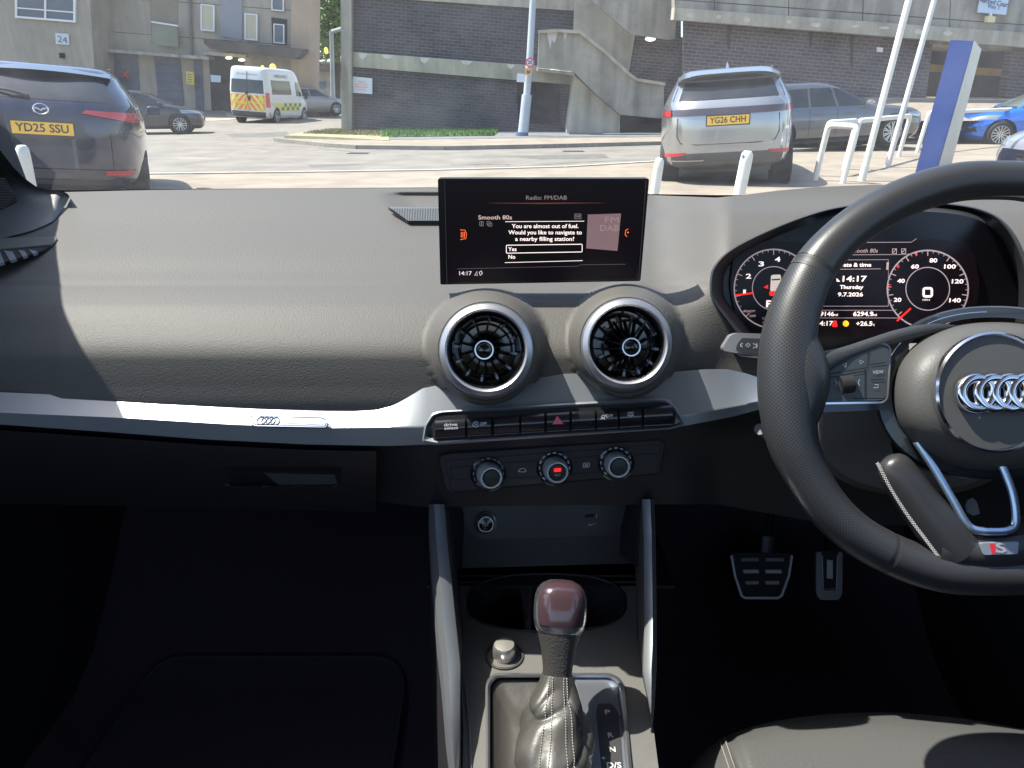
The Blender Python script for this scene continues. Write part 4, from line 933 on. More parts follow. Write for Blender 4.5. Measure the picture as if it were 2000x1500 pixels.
def dashY(px, py):
    Y = base_f(py)
    if px > 1270:
        w_ = sst(1270, 1430, px); Y = lerp(Y, hood_f(py), w_)
    if px < 120: Y += .0004*(120-px)*.3
    # recess with the defroster grille behind the screen
    if 725 < px < 1420 and py < 440:
        a = sst(728, 790, px-(py-378)*.9*(1 if px < 1000 else 0)); b_ = 1-sst(1330, 1400, px+(py-380)*1.0); e = 1-sst(402, 432, py)
        Y += .020*a*b_*e*sst(372, 384, py)
    for i, (cx, cy, rx, ry) in enumerate(VC):
        k = math.hypot((px-cx)/rx, (py-cy-2)/ry)
        if k < 1.62:
            yp = VP_[i].hit(px, py).y+.010
            g = 1-sst(1.04, lerp(1.36, 1.28, sst(cy-60, cy+60, py)), k)
            g = g**.8
            Y = lerp(Y, min(Y, yp), g)
    return Y
def bottom(px):
    b = trimU(px)+3
    for i, (cx, cy, rx, ry) in enumerate(VC):
        R2 = rx*1.15; ry2 = ry*1.13
        if abs(px-cx) < R2: b = max(b, cy+2+ry2*math.sqrt(1-((px-cx)/R2)**2))
    return b
dash = thing('dashboard', 'grey soft-grain dashboard with silver trim strip, round vents and glovebox, seen across the cabin', 'dashboard', (0, .75, .75))
us = [-150+k*7.0 for k in range(330)]; vs = [k/170 for k in range(171)]
m = M()
def dp(u, v):
    t, b = top_f(u), bottom(u); py = lerp(t, b, v); return P(u, py, dashY(u, py))
def keep(u, v):
    py = lerp(top_f(u), bottom(u), v)
    for cx, cy, rx, ry in VC:
        if math.hypot((u-cx)/rx, (py-cy)/ry) < .93: return False
    return not in_poly(u, py, O2)
m.grid(dp, us, vs, keep)
# the pad turns under at its lower edge and behind at its top
m.grid(lambda u, v: P(u, bottom(u), dashY(u, bottom(u)))+V((0, .05*v, -.012*v)), us, [0, .3, 1])
m.grid(lambda u, v: P(u, top_f(u), dashY(u, top_f(u)))+V((0, .16*v, -.11*v)), us, [0, .2, .6, 1])
dpad = m.build('dash_pad', dash_m, dash, angle=80)
AP = Plane(P(30, 749, .682), (0, -.98, .2))
m = M(); ptext(m, AP, 'AIRBAG', 34, 749, 11, .0, 56, 0, off=.006); m.build('airbag_lettering', mat('embossed_print', (.075, .075, .072), .6), dash, smooth=False)
# defroster grille and screen slot
DG = Plane(P(820, 417, dashY(820, 425)+.001), (0, -.35, .94))
m = M(); flatpoly(m, DG, [(758, 404), (872, 403), (872, 432), (796, 431)], .004, .004); gr = m.build('defroster_grille', mat('grille_grey', (.07, .075, .078), .5), dash, smooth=False)
m = M()
for k in range(34):
    x = 762+k*3.2; yb = min(431, 404+(x-758)*.72)
    if yb-404 > 2: outline(m, DG, [(x, 404), (x+1, yb)], 1.5, .006, False, .002)
m.build('slat', mat('slat_grey', (.14, .15, .155), .5), gr, smooth=False)
# opening of the binnacle
hood = thing('instrument_binnacle', 'black hooded housing around the instrument display behind the steering wheel', 'instrument housing', (.5, .72, 1.05))
cx0, cy0 = 1700, 560
def ins(s, dY, pts=O2, yf=None):
    out = []
    for x, y in pts:
        X, Yp = cx0+(x-cx0)*s, cy0+(y-cy0)*s; out.append(P(X, Yp, dashY(x, y)+dY))
    return out
CLP = Plane(P(1660, 560, .775), (0, -.97, .22))
inner = [CLP.hit(cx0+(x-cx0)*.925, cy0+(y-cy0)*(.90 if y < cy0 else .86), 0) for x, y in O2]
m = M(); m.ringloft([ins(1.012, .004), ins(1.010, -.003), ins(1.0, -.0055), ins(.985, -.003), ins(.978, .008)], True); m.build('rim', mat('binnacle_rim', (.028, .028, .03), .5), hood, angle=60)
m = M(); mid1 = [a.lerp(b, .35) for a, b in zip(ins(.978, .008), inner)]; m.ringloft([ins(.978, .008), mid1, inner]); m.build('cowl', mat('cowl_black', (.016, .016, .018), .55, bump=('vor', 900, .3, .0003)), hood, angle=60)
m = M(); m.prism(inner, [p+V((0, .01, 0)) for p in inner]); m.build('back_panel', mat('cluster_black', (.006, .005, .008), .3), hood, smooth=False)

# ------------------------------------------------ instrument display
clus = thing('instrument_display', 'lit digital instrument display with rev counter, date and time, and speedometer dial', 'display', CLP.hit(1660, 570, .001))
C2 = Plane(CLP.p-V((0, .004, 0)), CLP.n)
m = M(); flatpoly(m, C2, round_poly([(1436, 478), (1500, 470), (1560, 474), (1740, 474), (1830, 466), (1900, 480), (1915, 560), (1895, 640), (1830, 660), (1500, 655), (1440, 630), (1425, 560)], 20), .0, .003); m.build('screen', screen_m, clus, smooth=False)
def dial(cx, cy, rx, ry, nm):
    m = M(); outline(m, C2, ellipse(cx, cy, rx, ry, 64), 2.4, .0012); o = m.build(nm, mat('dial_ring', (.42, .33, .36), .4, emit=.28), clus, smooth=False)
    m = M(); outline(m, C2, ellipse(cx, cy-1, rx*.54, ry*.55, 56), 1.6, .0012); m.build('inner_ring', mat('dial_ring'), o, smooth=False); return o
def ticks(m, cx, cy, rx, ry, a0, a1, n, major):
    for k in range(n+1):
        a = R_(lerp(a0, a1, k/n)); l = .86 if k % major == 0 else .93
        outline(m, C2, [(cx+rx*math.cos(a)*l, cy-ry*math.sin(a)*l), (cx+rx*math.cos(a)*.985, cy-ry*math.sin(a)*.985)], 1.5 if k % major == 0 else .9, .0014, False)
L_ = (1511, 564, 77, 77); d_l = dial(*L_, 'rev_counter')
m = M(); ticks(m, *L_, 225, -45, 32, 4); m.build('tick_marks', em_dim, d_l, smooth=False)
m = M()
for s_, x, y in (('1', 1454, 571), ('2', 1462, 540), ('3', 1487, 516), ('4', 1519, 507), ('5', 1550, 516)): ptext(m, C2, s_, x, y, 8.5, .02, 5 if s_ == '1' else 10, off=.0015)
m.build('numerals', em_pink, d_l, smooth=False)
m = M(); ptext(m, C2, 'READY', 1464, 608, 4, .02, 21, off=.0015); ptext(m, C2, 'OFF', 1470, 617.5, 4, .02, 12, off=.0015); ptext(m, C2, 'COMFORT', 1507, 622, 4, .03, 34, off=.0015); ptext(m, C2, '1/min', 1496, 630, 3.5, .0, 13, off=.0015); m.build('small_print', em_dim, d_l, smooth=False)
m = M(); outline(m, C2, [(1436, 577), (1472, 572)], 3.2, .0018, False); m.build('needle', em_red, d_l, smooth=False)
m = M(); ptext(m, C2, 'P', 1502, 594, 12, .03, 12, off=.0016); outline(m, C2, ellipse(1519, 595, 5, 5.5, 16), 3, .0016); m.build('gear_readout', em_pink, d_l, smooth=False)
m = M(); flatpoly(m, C2, round_poly([(1506, 537), (1525, 536), (1527, 568), (1504, 569)], 4), .0016); icon = m.build('car_icon', mat('icon_cream', (.70, .58, .50), .5, emit=.35), d_l, smooth=False)
m = M(); flatpoly(m, C2, [(1507, 545), (1524, 544), (1524, 547), (1507, 548)], .0019); m.build('icon_window', gloss_black, icon, smooth=False, local=False)
m = M(); flatpoly(m, C2, round_poly([(1502, 569), (1527, 567), (1527, 577), (1503, 578)], 3), .0017); flatpoly(m, C2, [(1491, 561), (1500, 556), (1500, 564)], .0017); m.build('warning_icon', em_red, d_l, smooth=False)
R2_ = (1812, 565, 79, 76); d_r = dial(*R2_, 'speedometer')
m = M(); ticks(m, *R2_, 222, -42, 32, 4); m.build('tick_marks', em_dim, d_r, smooth=False)
m = M()
for s_, x, y in (('20', 1753, 586), ('40', 1760, 549), ('60', 1787, 521), ('80', 1823, 509), ('100', 1854, 521), ('120', 1869, 550), ('140', 1864, 587), ('160', 1841, 616)): ptext(m, C2, s_, x, y, 6.5, .025, 6.4*len(s_), off=.0015)
m.build('numerals', em_pink, d_r, smooth=False)
m = M(); outline(m, C2, round_poly([(1804, 563), (1820, 563), (1820, 579), (1804, 579)], 4), 3.8, .0016); ptext(m, C2, 'MPH', 1809, 586, 3, .0, 12, off=.0015); m.build('speed_readout', em_pink, d_r, smooth=False)
m = M(); outline(m, C2, [(1752, 627), (1779, 602)], 3.2, .0018, False)
m.build('needle', em_red, d_r, smooth=False); 
for a in (142, 176, 108): m = M(); outline(m, C2, [(1812+79*math.cos(R_(a))*.90, 565-76*math.sin(R_(a))*.90), (1812+79*math.cos(R_(a))*.97, 565-76*math.sin(R_(a))*.97)], 2.4, .0018, False); m.build('red_mark', em_red, d_r, smooth=False)
m = M()
for ln in ([(1610, 498), (1770, 497), (1790, 494)], [(1612, 508), (1735, 507), (1735, 598)], [(1636, 526), (1720, 525)], [(1590, 598), (1735, 598)], [(1588, 606), (1744, 606)], [(1584, 621), (1760, 621)], [(1600, 474), (1780, 473), (1790, 466)]): outline(m, C2, ln, 1.2, .0013, False)
m.build('divider_line', mat('line_dim', (.40, .30, .32), .5, emit=.2), clus, smooth=False)
m = M(); outline(m, C2, [(1734, 512), (1733, 527)], 4, .0015, False); m.build('scroll_bar', em_dim, clus, smooth=False)
m = M(); ptext(m, C2, 'Smooth 80s', 1687, 490, 6.6, .005, 49, shear=.15, off=.0015); ptext(m, C2, '/', 1656, 490, 6, 0, 3, off=.0015)
for x in (1747, 1765): outline(m, C2, [(x-4, 486), (x+4, 486), (x+4, 495), (x-4, 495)], 1.5, .0015); outline(m, C2, [(x-4, 494), (x+3, 487)], 1.2, .0016, False)
m.build('status_line', em_dim, clus, smooth=False)
m = M(); ptext(m, C2, 'Date & time', 1670, 517.5, 6.6, .02, 56, off=.0015); ptext(m, C2, '14:17', 1667, 545, 9.5, .02, 42, off=.0015); ptext(m, C2, 'Thursday', 1663, 561, 6.4, .02, 41, off=.0015); ptext(m, C2, '9.7.2026', 1661, 575.5, 6.6, .02, 44, off=.0015)
flatpoly(m, C2, [(1634, 550), (1634, 543), (1641, 550)], .0015); m.build('date_lines', em_white, clus, smooth=False)
m = M(); ptext(m, C2, '19146', 1612, 613.5, 7.6, .02, 29, off=.0015); ptext(m, C2, 'mi', 1632, 615, 4, .02, 8, off=.0015); ptext(m, C2, '6294.9', 1686, 613.5, 7.6, .02, 35, off=.0015); ptext(m, C2, 'mi', 1708, 615, 4, .02, 8, off=.0015)
ptext(m, C2, '14:17', 1610, 632, 8, .02, 28, off=.0015); ptext(m, C2, '+26.5', 1688, 632.5, 7.5, .02, 28, off=.0015); ptext(m, C2, '°c', 1705, 634, 5, .0, 6, off=.0015); m.build('trip_lines', em_white, clus, smooth=False)
m = M(); flatpoly(m, C2, round_poly([(1624, 638), (1628, 626), (1634, 626), (1636, 639)], 3), .0016); m.build('seatbelt_warning', em_red, clus, smooth=False)
m = M(); flatpoly(m, C2, ellipse(1652, 632, 6, 6, 16), .0016); m.build('bulb_warning', em_yellow, clus, smooth=False)

# ------------------------------------------------ the two round vents
def air_vent(i, hubx, huby):
    cx, cy, rx, ry = VC[i]; pl = VP_[i]; C = pl.hit(cx, cy); n = pl.n; r, u = pl.axes(); R = rx*((C-E).length)/F*1.0
    DR = (C-E).normalized()
    t = None
    k_ = 72*2
    m = M(); m.lathe(C, n, [(R*1.02, -.012), (R*1.02, .002), (R*.985, .0065), (R*.88, .009), (R*.845, .0075), (R*.83, .001), (R*.83, -.01)], 360, mod=lambda p, k: 1+(.007 if k % 2 and p in (2, 3) else 0))
    ring = m.build('air_vent', mat('vent_ring_silver', (.50, .50, .52), .36, metal=.8), dash, angle=30, label=('left' if i == 0 else 'right')+' round air vent with a knurled silver ring below the screen')
    m = M(); m.lathe(C, n, [(R*.84, .003), (R*.79, .001), (R*.76, -.004), (R*.755, -.03), (0, -.034)], 64); b = m.build('bezel', gloss_black, ring)
    h = C+r*((hubx-cx)/rx*R)+u*((cy-huby)/ry*R); h0 = C-n*.012
    m = M()
    for k in range(14):
        a = 2*math.pi*k/14+.2; d = r*math.cos(a)+u*math.sin(a); p_ = n.cross(d)
        m.prism([h-n*.004+d*R*.2-p_*.0005, h-n*.004+d*R*.2+p_*.0005, h0+d*R*.56+p_*.0005, h0+d*R*.56-p_*.0005], [h-n*.02+d*R*.2-p_*.0005, h-n*.02+d*R*.2+p_*.0005, h0-n*.014+d*R*.56+p_*.0005, h0-n*.014+d*R*.56-p_*.0005])
    m.build('vane', mat('vane_black', (.004, .004, .005), .5, spec=.2), ring)
    m = M(); q = (h+h0)/2
    m.lathe(q, n, [(R*.57, -.006), (R*.595, .004), (R*.57, .0055), (R*.55, .003), (R*.54, -.008)], 64); m.build('vane_ring', mat('vane_ring_black', (.02, .02, .022), .12, coat=1), ring)
    m = M()
    for k in range(12):
        a = 2*math.pi*k/12+.4; d = r*math.cos(a)+u*math.sin(a)
        m.box(q+d*R*.62+n*.003, (.0022, .006, .0025), (n.cross(d), d, n))
    m.build('catch', mat('vane_ring_black'), ring, smooth=False)
    m = M(); m.lathe(h, n, [(R*.21, -.012), (R*.22, .003), (R*.205, .0065), (R*.18, .0065), (R*.165, .004)], 40); m.build('hub_ring', chrome, ring)
    m = M(); m.lathe(h, n, [(R*.17, .003), (R*.10, .0045), (0, .005)], 32); m.build('hub_cap', gloss_black, ring)
air_vent(0, 946, 683); air_vent(1, 1231, 678)
# collars: the smooth ring of pad around each vent
for i, (cx, cy, rx, ry) in enumerate(VC):
    pl = VP_[i]; C = pl.hit(cx, cy); R = rx*((C-E).length)/F
    m = M(); m.lathe(C, pl.n, [(R*1.20, -.055), (R*1.18, -.028), (R*1.15, -.012), (R*1.10, -.0025), (R*1.05, .001), (R*1.02, .001), (R*1.0, -.006)], 72); m.build('vent_collar', dash_m, dash)

# ------------------------------------------------ silver trim strip
crease = interp([(-160, 798), (0, 806), (240, 816), (450, 829), (640, 836), (820, 834), (1340, 812), (1500, 782), (2150, 800)], False)
trimL = interp([(-160, 818), (0, 829), (200, 843), (400, 858), (600, 868), (760, 871), (860, 867), (1100, 851), (1330, 833), (1430, 814), (1520, 790), (1700, 780), (2150, 880)], False)
def trimY(px, t):          # t 0 top edge, 1 crease, 2 lower edge
    a = .650
    base = lerp(.637, .632, sst(600, 860, px)); base = lerp(base, .642, sst(1340, 1500, px))
    if t <= 1: return lerp(a+lerp(0, .012, sst(1340, 1500, px)), base-.008, t)
    return lerp(base-.008, base-.0095, t-1)
us = [-150+k*8 for k in range(220)]
def tp(u, v):
    a, b, c_ = trimU(u)-6, crease(u), trimL(u)
    py = lerp(a, b, v) if v <= 1 else lerp(b, c_, v-1)
    return P(u, py, trimY(u, v))
def tq(u, v): p = tp(u, v); return p
vv = [0, .1, .25, .5, .75, .9, .96, 1, 1.05, 1.15, 1.5, 1.85, 2.0]
m = M(); m.grid(tq, us, vv); m.grid(lambda u, v: tp(u, 2)+V((0, .05*v, -.004*v)), us, [0, .1, 1])
m.build('trim_strip', silver, dash, angle=50)
# emblem plate on the strip
TP = Plane(P(560, 822, trimY(560, .74)-.0015), (0, -.54, .84)) 
m = M(); flatpoly(m, TP, round_poly([(490, 813), (630, 817), (637, 822), (635, 832), (500, 829), (491, 824)], 4), .0025, .003); ep = m.build('emblem_plate', mat('plate_bluegrey', (.17, .19, .24), .4, metal=.4), dash, smooth=False, bevel=.0005)
m = M()
for k in range(4): m.lathe(TP.hit(510+k*9.2, 821.5+k*.3, .003), TP.n, [(.0038, 0), (.0042, .0006), (.0046, 0)], 24)
m.build('four_rings', chrome, ep)
m = M(); outline(m, TP, [(548, 824), (629, 828)], 2.5, .0031, False, .0004); m.build('plate_line', chrome, ep, smooth=False)
m = M(); outline(m, TP, round_poly([(488, 811), (631, 815), (639, 821), (637, 834), (498, 831), (489, 825)], 4), 1.6, .0030, True, .002); m.build('plate_edge', mat('edge_dark', (.12, .14, .2), .3, metal=.7), ep, smooth=False)

# ------------------------------------------------ button bar
BP = Plane(P(1080, 822, .621), (0, -.93, .37))
bo_ = [(844, 818), (856, 811), (1290, 785), (1306, 787), (1320, 808), (1319, 828), (1308, 833), (856, 863), (845, 858)]
m = M(); fr = round_poly([(824, 864), (829, 832), (843, 808), (858, 803), (1285, 776), (1305, 778), (1321, 795), (1341, 830), (1310, 838), (850, 869)], 6, 4)
m.ringloft([[BP.hit(x, y, -.012) for x, y in fr], [BP.hit(x, y, .0035) for x, y in fr], [BP.hit(lerp(x, 1082, .012), lerp(y, 823, .10), .0045) for x, y in fr]]); 
cin = [BP.hit(lerp(x, 1082, .012), lerp(y, 823, .10), .0045) for x, y in fr]; cin2 = [BP.hit(lerp(x, 1082, .035), lerp(y, 823, .26), .0015) for x, y in fr]
m.ringloft([cin, cin2]); bar = m.build('button_bar', silver, dash, angle=35)
m = M(); flatpoly(m, BP, round_poly(bo_, 8), .0035, .003); m.build('bar_recess', matt_black, bar, smooth=False)
eu = interp([(846, 826), (1318, 795)], False); elo = interp([(846, 856), (1318, 829)], False)
xb = [(850, 908), (913, 959), (965, 1014), (1018, 1063), (1068, 1112), (1117, 1162), (1166, 1206), (1211, 1253), (1258, 1314)]
icons = {}
for k, (a, b) in enumerate(xb):
    m = M()
    def bf(u, v, a=a, b=b):
        x = lerp(a, b, u); y0, y1 = eu(x)-4, elo(x); h = .004+.0065*math.sin(min(1, .12+v*.95)*math.pi*.93)**.6; return BP.hit(x, lerp(y0, y1, v), h)
    m.grid(bf, [0, .5, 1], [q/14 for q in range(15)])
    for e in (0, 1): m.add([bf(e, q/4) for q in range(5)]+[BP.hit(lerp(a, b, e), elo(lerp(a, b, e)), .003), BP.hit(lerp(a, b, e), eu(lerp(a, b, e))-4, .003)], [tuple(range(7))])
    lbs = ['drive select button', 'start-stop off button', None, None, 'hazard button with a red triangle', None, 'traction off button', 'screen button', None]
    icons[k] = m.build('button', mat('button_black', (.012, .013, .016), .22, coat=.3), bar, angle=75, label=lbs[k])
BT = Plane(BP.p+BP.n*.0109, BP.n)
m = M(); ptext(m, BT, 'drive', 880, 829.5, 6, .02, 26, 3); ptext(m, BT, 'select', 881, 836, 5.5, .02, 27, 3); m.build('lettering', print_m, icons[0], smooth=False)
m = M(); ptext(m, BT, 'OFF', 944, 828, 5.5, .02, 13, 3); outline(m, BT, ellipse(929, 829, 5.5, 5, 20), 1.2); ptext(m, BT, 'A', 929, 829, 5, .02, 5); m.build('lettering', print_m, icons[1], smooth=False)
m = M(); outline(m, BT, [(1080, 828), (1088, 813), (1099, 827)], 2.2); outline(m, BT, [(1085, 825), (1089, 818), (1094, 824.5)], 1.3); flatpoly(m, BT, [(1079, 829), (1088, 812), (1101, 828)], .0001); m.build('hazard_triangle', mat('hazard_red', (.80, .10, .20), .4), icons[4], smooth=False)
m = M(); ptext(m, BT, 'OFF', 1190, 812.5, 5.5, .02, 14, 3); outline(m, BT, [(1174, 816), (1177, 811), (1182, 811), (1180, 816)], 1.4, closed=True); outline(m, BT, [(1173, 819), (1177, 817), (1182, 819)], 1.1, closed=False); m.build('lettering', print_m, icons[6], smooth=False)
m = M(); outline(m, BT, [(1226, 812), (1226, 806), (1237, 805), (1237, 811)], 1.4, closed=True); outline(m, BT, ellipse(1232, 811, 3.4, 3.2, 14), 1.2); m.build('icon', print_m, icons[7], smooth=False)

# ------------------------------------------------ fascia under the strip, climate panel
def under_top(px): return trimL(px)-3
und = interp([(0, 0), (.15, .018), (.4, .03), (1, .05)])
lowb = interp([(-160, 935), (300, 950), (700, 975), (830, 990), (1330, 985), (1400, 985), (1600, 1020), (2150, 1040)], False)
us = [-150+k*10 for k in range(232)]
def low_Y(px, v):
    c_ = sst(700, 860, px)*(1-sst(1310, 1420, px))     # centre stack stands proud
    return lerp(.672, .682, c_)+und(v)*(1-c_)*1.0+.012*v*c_
m = M(); m.grid(lambda u, v: P(u, lerp(under_top(u), lowb(u), v), low_Y(u, v)), us, [k/10 for k in range(11)])
m.grid(lambda u, v: P(u, lowb(u), low_Y(u, 1))+V((0, .25*v, -.03*v-.02*v*v)), us, [0, .05, .5, 1])
m.build('lower_fascia', dash_dark, dash, angle=60)
# glovebox lid with a scooped handle
def gb(u, v):
    px = lerp(-140, 735, u); py = lerp(under_top(px)+14, lerp(940, 960, u)+40, v); Y = low_Y(px, 0)-.004+.06*v*v
    s = sst(428, 490, px)*(1-sst(655, 664, px))*sst(912, 918, py)*(1-sst(944, 950, py)); return P(px, py, Y+.022*s)
gl = M().grid(gb, [k/140 for k in range(141)], [k/60 for k in range(61)]).build('glovebox', mat('glovebox_plastic', (.024, .022, .024), .5, bump=('vor', 900, .3, .0003)), dash, angle=50)
HP = Plane(P(580, 930, low_Y(580, .2)+.006), (0, -.97, .2))
m = M(); flatpoly(m, HP, round_poly([(503, 914), (655, 922), (662, 948), (545, 948)], 4), .0, .006); m.build('handle', mat('handle_plastic', (.035, .035, .038), .4), gl, smooth=False, bevel=.001)
# climate panel
KP = Plane(P(1080, 918, .679), (0, -.985, .17))
m = M(); co_ = round_poly([(857, 893), (870, 887), (1290, 859), (1299, 868), (1288, 925), (880, 962), (870, 955)], 8); flatpoly(m, KP, co_, .001, .01); cl = m.build('climate_panel', mat('panel_black', (.03, .028, .03), .42, bump=('vor', 900, .2, .0002)), dash, smooth=False, bevel=.0015)
m = M(); outline(m, KP, co_, 2.4, .0014); outline(m, KP, round_poly([(868, 900), (1292, 868), (1283, 926), (884, 960)], 8), 1.3, .0014); outline(m, KP, round_poly([(879, 913), (930, 909), (930, 934), (884, 938)], 5), 1.5, .0014)
for ln in ([(985, 904), (1050, 900)], [(990, 934), (1048, 931)], [(1118, 894), (1172, 890)], [(1118, 926), (1174, 921)], [(1240, 888), (1290, 885)]): outline(m, KP, ln, 1.4, .0014, False)
m.build('panel_groove', matt_black, cl, smooth=False)
def knob(cx, cy, capx, capy, rpx, lab, red=False):
    C = KP.hit(cx, cy, .001); s = (C-E).length/F; R = rpx*s; n = KP.n
    o = M().lathe(C, n, [(R*1.42, 0), (R*1.45, .003), (R*1.3, .004), (R*1.05, .002), (0, .002)], 48).build('knob', mat('knob_base', (.016, .016, .018), .2, coat=.5), cl, label=lab)
    n2 = (KP.hit(capx, capy, .020)-C).normalized()
    M().lathe(C, n2, [(R*.98, 0), (R*.98, .006), (R*.93, .016), (R*.82, .0195), (R*.74, .0195), (R*.70, .017)], 120, mod=lambda p, k: 1+(.025 if k % 2 and p in (0, 1, 2) else 0)).build('knob_ring', mat('knob_silver', (.78, .84, .86), .35, metal=.35), o, angle=60)
    M().lathe(C, n2, [(R*.74, .0165), (R*.6, .0185), (0, .0188)], 40).build('knob_cap', mat('knob_cap', (.02, .02, .022), .35), o)
    m = M(); kp2 = Plane(C+n*.0045, n)
    for k in range(13):
        a = R_(225-k*22.5); 
        if 250 < (225-k*22.5) % 360 < 290: continue
        outline(m, kp2, [(cx+rpx*1.22*math.cos(a+t_), cy-rpx*1.22*math.sin(a+t_)) for t_ in (-.11, 0, .11)], 2.2 if k % 3 else 3.2, .0003, False)
    m.build('scale_marks', print_m if not lab.startswith('left') else mat('print_faint', (.20, .21, .24), .6), o, smooth=False)
    if red:
        kc = Plane(C+n2*.0195, n2); x0, y0 = red
        m = M(); flatpoly(m, kc, round_poly([(x0-7, y0-10), (x0+7, y0-11), (x0+7, y0-4), (x0-7, y0-3)], 2), .0004); m.build('indicator', em_red, o, smooth=False)
        m = M(); ptext(m, kc, 'A/C', x0, y0+3, 5, .01, 12, off=.0004); m.build('lettering', print_m, o, smooth=False)
knob(954, 925, 960, 934, 24, 'left temperature knob'); knob(1083, 914, 1089, 923, 24, 'middle fan knob with a red light and A/C', (1089, 925)); knob(1203, 904, 1209, 912, 24, 'right air direction knob')
m = M(); outline(m, KP, round_poly([(1012, 921), (1015, 917), (1019, 915), (1024, 915), (1028, 920), (1024, 922)], 2), 1.5, .002); m.build('recirculation_icon', print_m, cl, smooth=False)
m = M(); outline(m, KP, round_poly([(1139, 905), (1151, 904), (1151, 912), (1139, 913)], 2), 1.5, .002); flatpoly(m, KP, [(1142, 907), (1148, 906.5), (1148, 910.5), (1142, 911)], .002); m.build('heated_glass_icon', print_m, cl, smooth=False)

# ------------------------------------------------ pop-up screen
SP = Plane(P(1060, 450, .716), (0.0, -1, .0))
scr = thing('infotainment_screen', 'black pop-up screen on the dashboard showing an out-of-fuel radio message', 'screen', SP.hit(1055, 556))
ot = [(855, 349), (1268, 349), (1251, 549), (860, 556)]
m = M(); flatpoly(m, SP, round_poly(ot, 4), 0, .014); m.build('housing', mat('screen_housing', (.010, .009, .011), .25, coat=.3), scr, smooth=False, bevel=.0015)
m = M(); flatpoly(m, SP, [(870, 352), (1257, 351), (1241, 545), (874, 552)], .0006); m.build('glass', screen_m, scr, smooth=False)
m = M(); outline(m, SP, [(868.5, 352), (873, 554)], 1.2, .0012, False); outline(m, SP, [(1262, 352), (1247, 548)], 1.5, .0012, False); m.build('edge_line', mat('edge_grey', (.09, .09, .10), .4), scr, smooth=False)
def st(nm, mt, items, par=scr):
    m = M()
    for it in items:
        if isinstance(it[0], str): ptext(m, SP, it[0], it[1], it[2], it[3], it[5] if len(it) > 5 else .012, it[4], it[6] if len(it) > 6 else 0, off=.0018)
        else: outline(m, SP, it[0], it[1], .0018, it[2])
    return m.build(nm, mt, par, smooth=False)
m = M(); flatpoly(m, SP, [(988, 433), (1141, 433), (1138, 512), (986, 513)], .0010); m.build('message_box', mat('box_black', (.001, .001, .001), .3), scr, smooth=False)
st('message_text', em_white, [('You are almost out of fuel.', 1065, 442, 7.6, 127), ('Would you like to navigate to', 1065, 454.3, 7.6, 140), ('a nearby filling station?', 1064, 467, 7.6, 113), ('Yes', 1001, 487, 7.6, 16), ('No', 999.5, 502, 7.6, 13)])
st('message_frame', em_white, [(round_poly([(989, 479), (1137, 477), (1137, 492), (989, 494.5)], 2), 1.3, True), ([(987, 433), (1141, 432)], .9, False), ([(986, 513), (1138, 509)], .9, False)])
st('radio_title', mat('lit_title', (.30, .24, .23), .5, emit=.3), [('Radio: FM/DAB', 1067, 386.5, 7.6, 77)])
st('station_name', mat('lit_station', (.60, .42, .36), .5, emit=.4), [('Smooth 80s', 967, 425, 7.6, 64)])
st('small_icons', mat('lit_title'), [([(937, 433), (944, 433), (944, 441), (937, 441)], 1.1, True), ([(940.5, 433), (940.5, 441)], 1.1, False), ([(951, 433), (958, 433), (958, 439), (951, 439)], 1, True), ([(953, 436), (961, 436), (961, 441.5), (953, 441.5)], 1, True), ([(1122, 418), (1135, 418), (1135, 427), (1122, 427)], 1, True), ('DAB', 1128.5, 422.5, 4, 10)])
st('clock', mat('lit_clock', (.62, .52, .55), .5, emit=.5), [('14:17', 908, 534, 7.4, 24), ([(927, 538), (932, 530), (932, 538)], 1.3, True), ([(936, 532), (940, 529), (942, 534), (938, 538)], 1.5, True)])
st('footer_line', mat('lit_line', (.16, .13, .15), .5, emit=.12), [([(893, 525), (1128, 520), (1134, 517), (1222, 516)], 1, False)])
m = M()
for k in range(8): hw = 120-14*k; flatpoly(m, SP, [(1067-hw, 396.3-k*.05), (1067+hw, 396-k*.05), (1067+hw*.8, 396.9+k*.2), (1067-hw*.8, 397.1+k*.2)], .0010+k*.00004)
m.build('title_underline', mat('lit_underline', (.16, .035, .03), .5, emit=.25), scr, smooth=False)
m = M(); flatpoly(m, SP, [(1148, 419), (1213, 417), (1206, 490), (1145, 485)], .0012); al = m.build('station_picture', mat('lit_picture', (.16, .10, .105), .5, var=(25, .3), emit=.0), scr, smooth=False)
b_ = _m['lit_picture'].node_tree.nodes['Principled BSDF']; b_.inputs['Emission Color'].default_value = (.20, .125, .13, 1); b_.inputs['Emission Strength'].default_value = .42
st('picture_lettering', mat('lit_letters', (.30, .20, .20), .5, emit=.35), [('FM', 1195, 430, 11, 26), ('DAB', 1190, 446, 11, 36)], al)
st('left_tab', em_orange, [([(899, 449), (908, 449.5), (911, 456), (910, 466), (899, 468)], 1.2, False), ([(901, 453), (901, 464)], 1.3, False), ([(904, 453), (904, 464)], 1.3, False), ([(907, 453), (907, 464)], 1.3, False)])
st('right_tab', em_orange, [([(1227, 447), (1222, 450), (1221, 459), (1225, 462)], 1.2, False), ([(1225, 454), (1228, 454)], 2.4, False)])
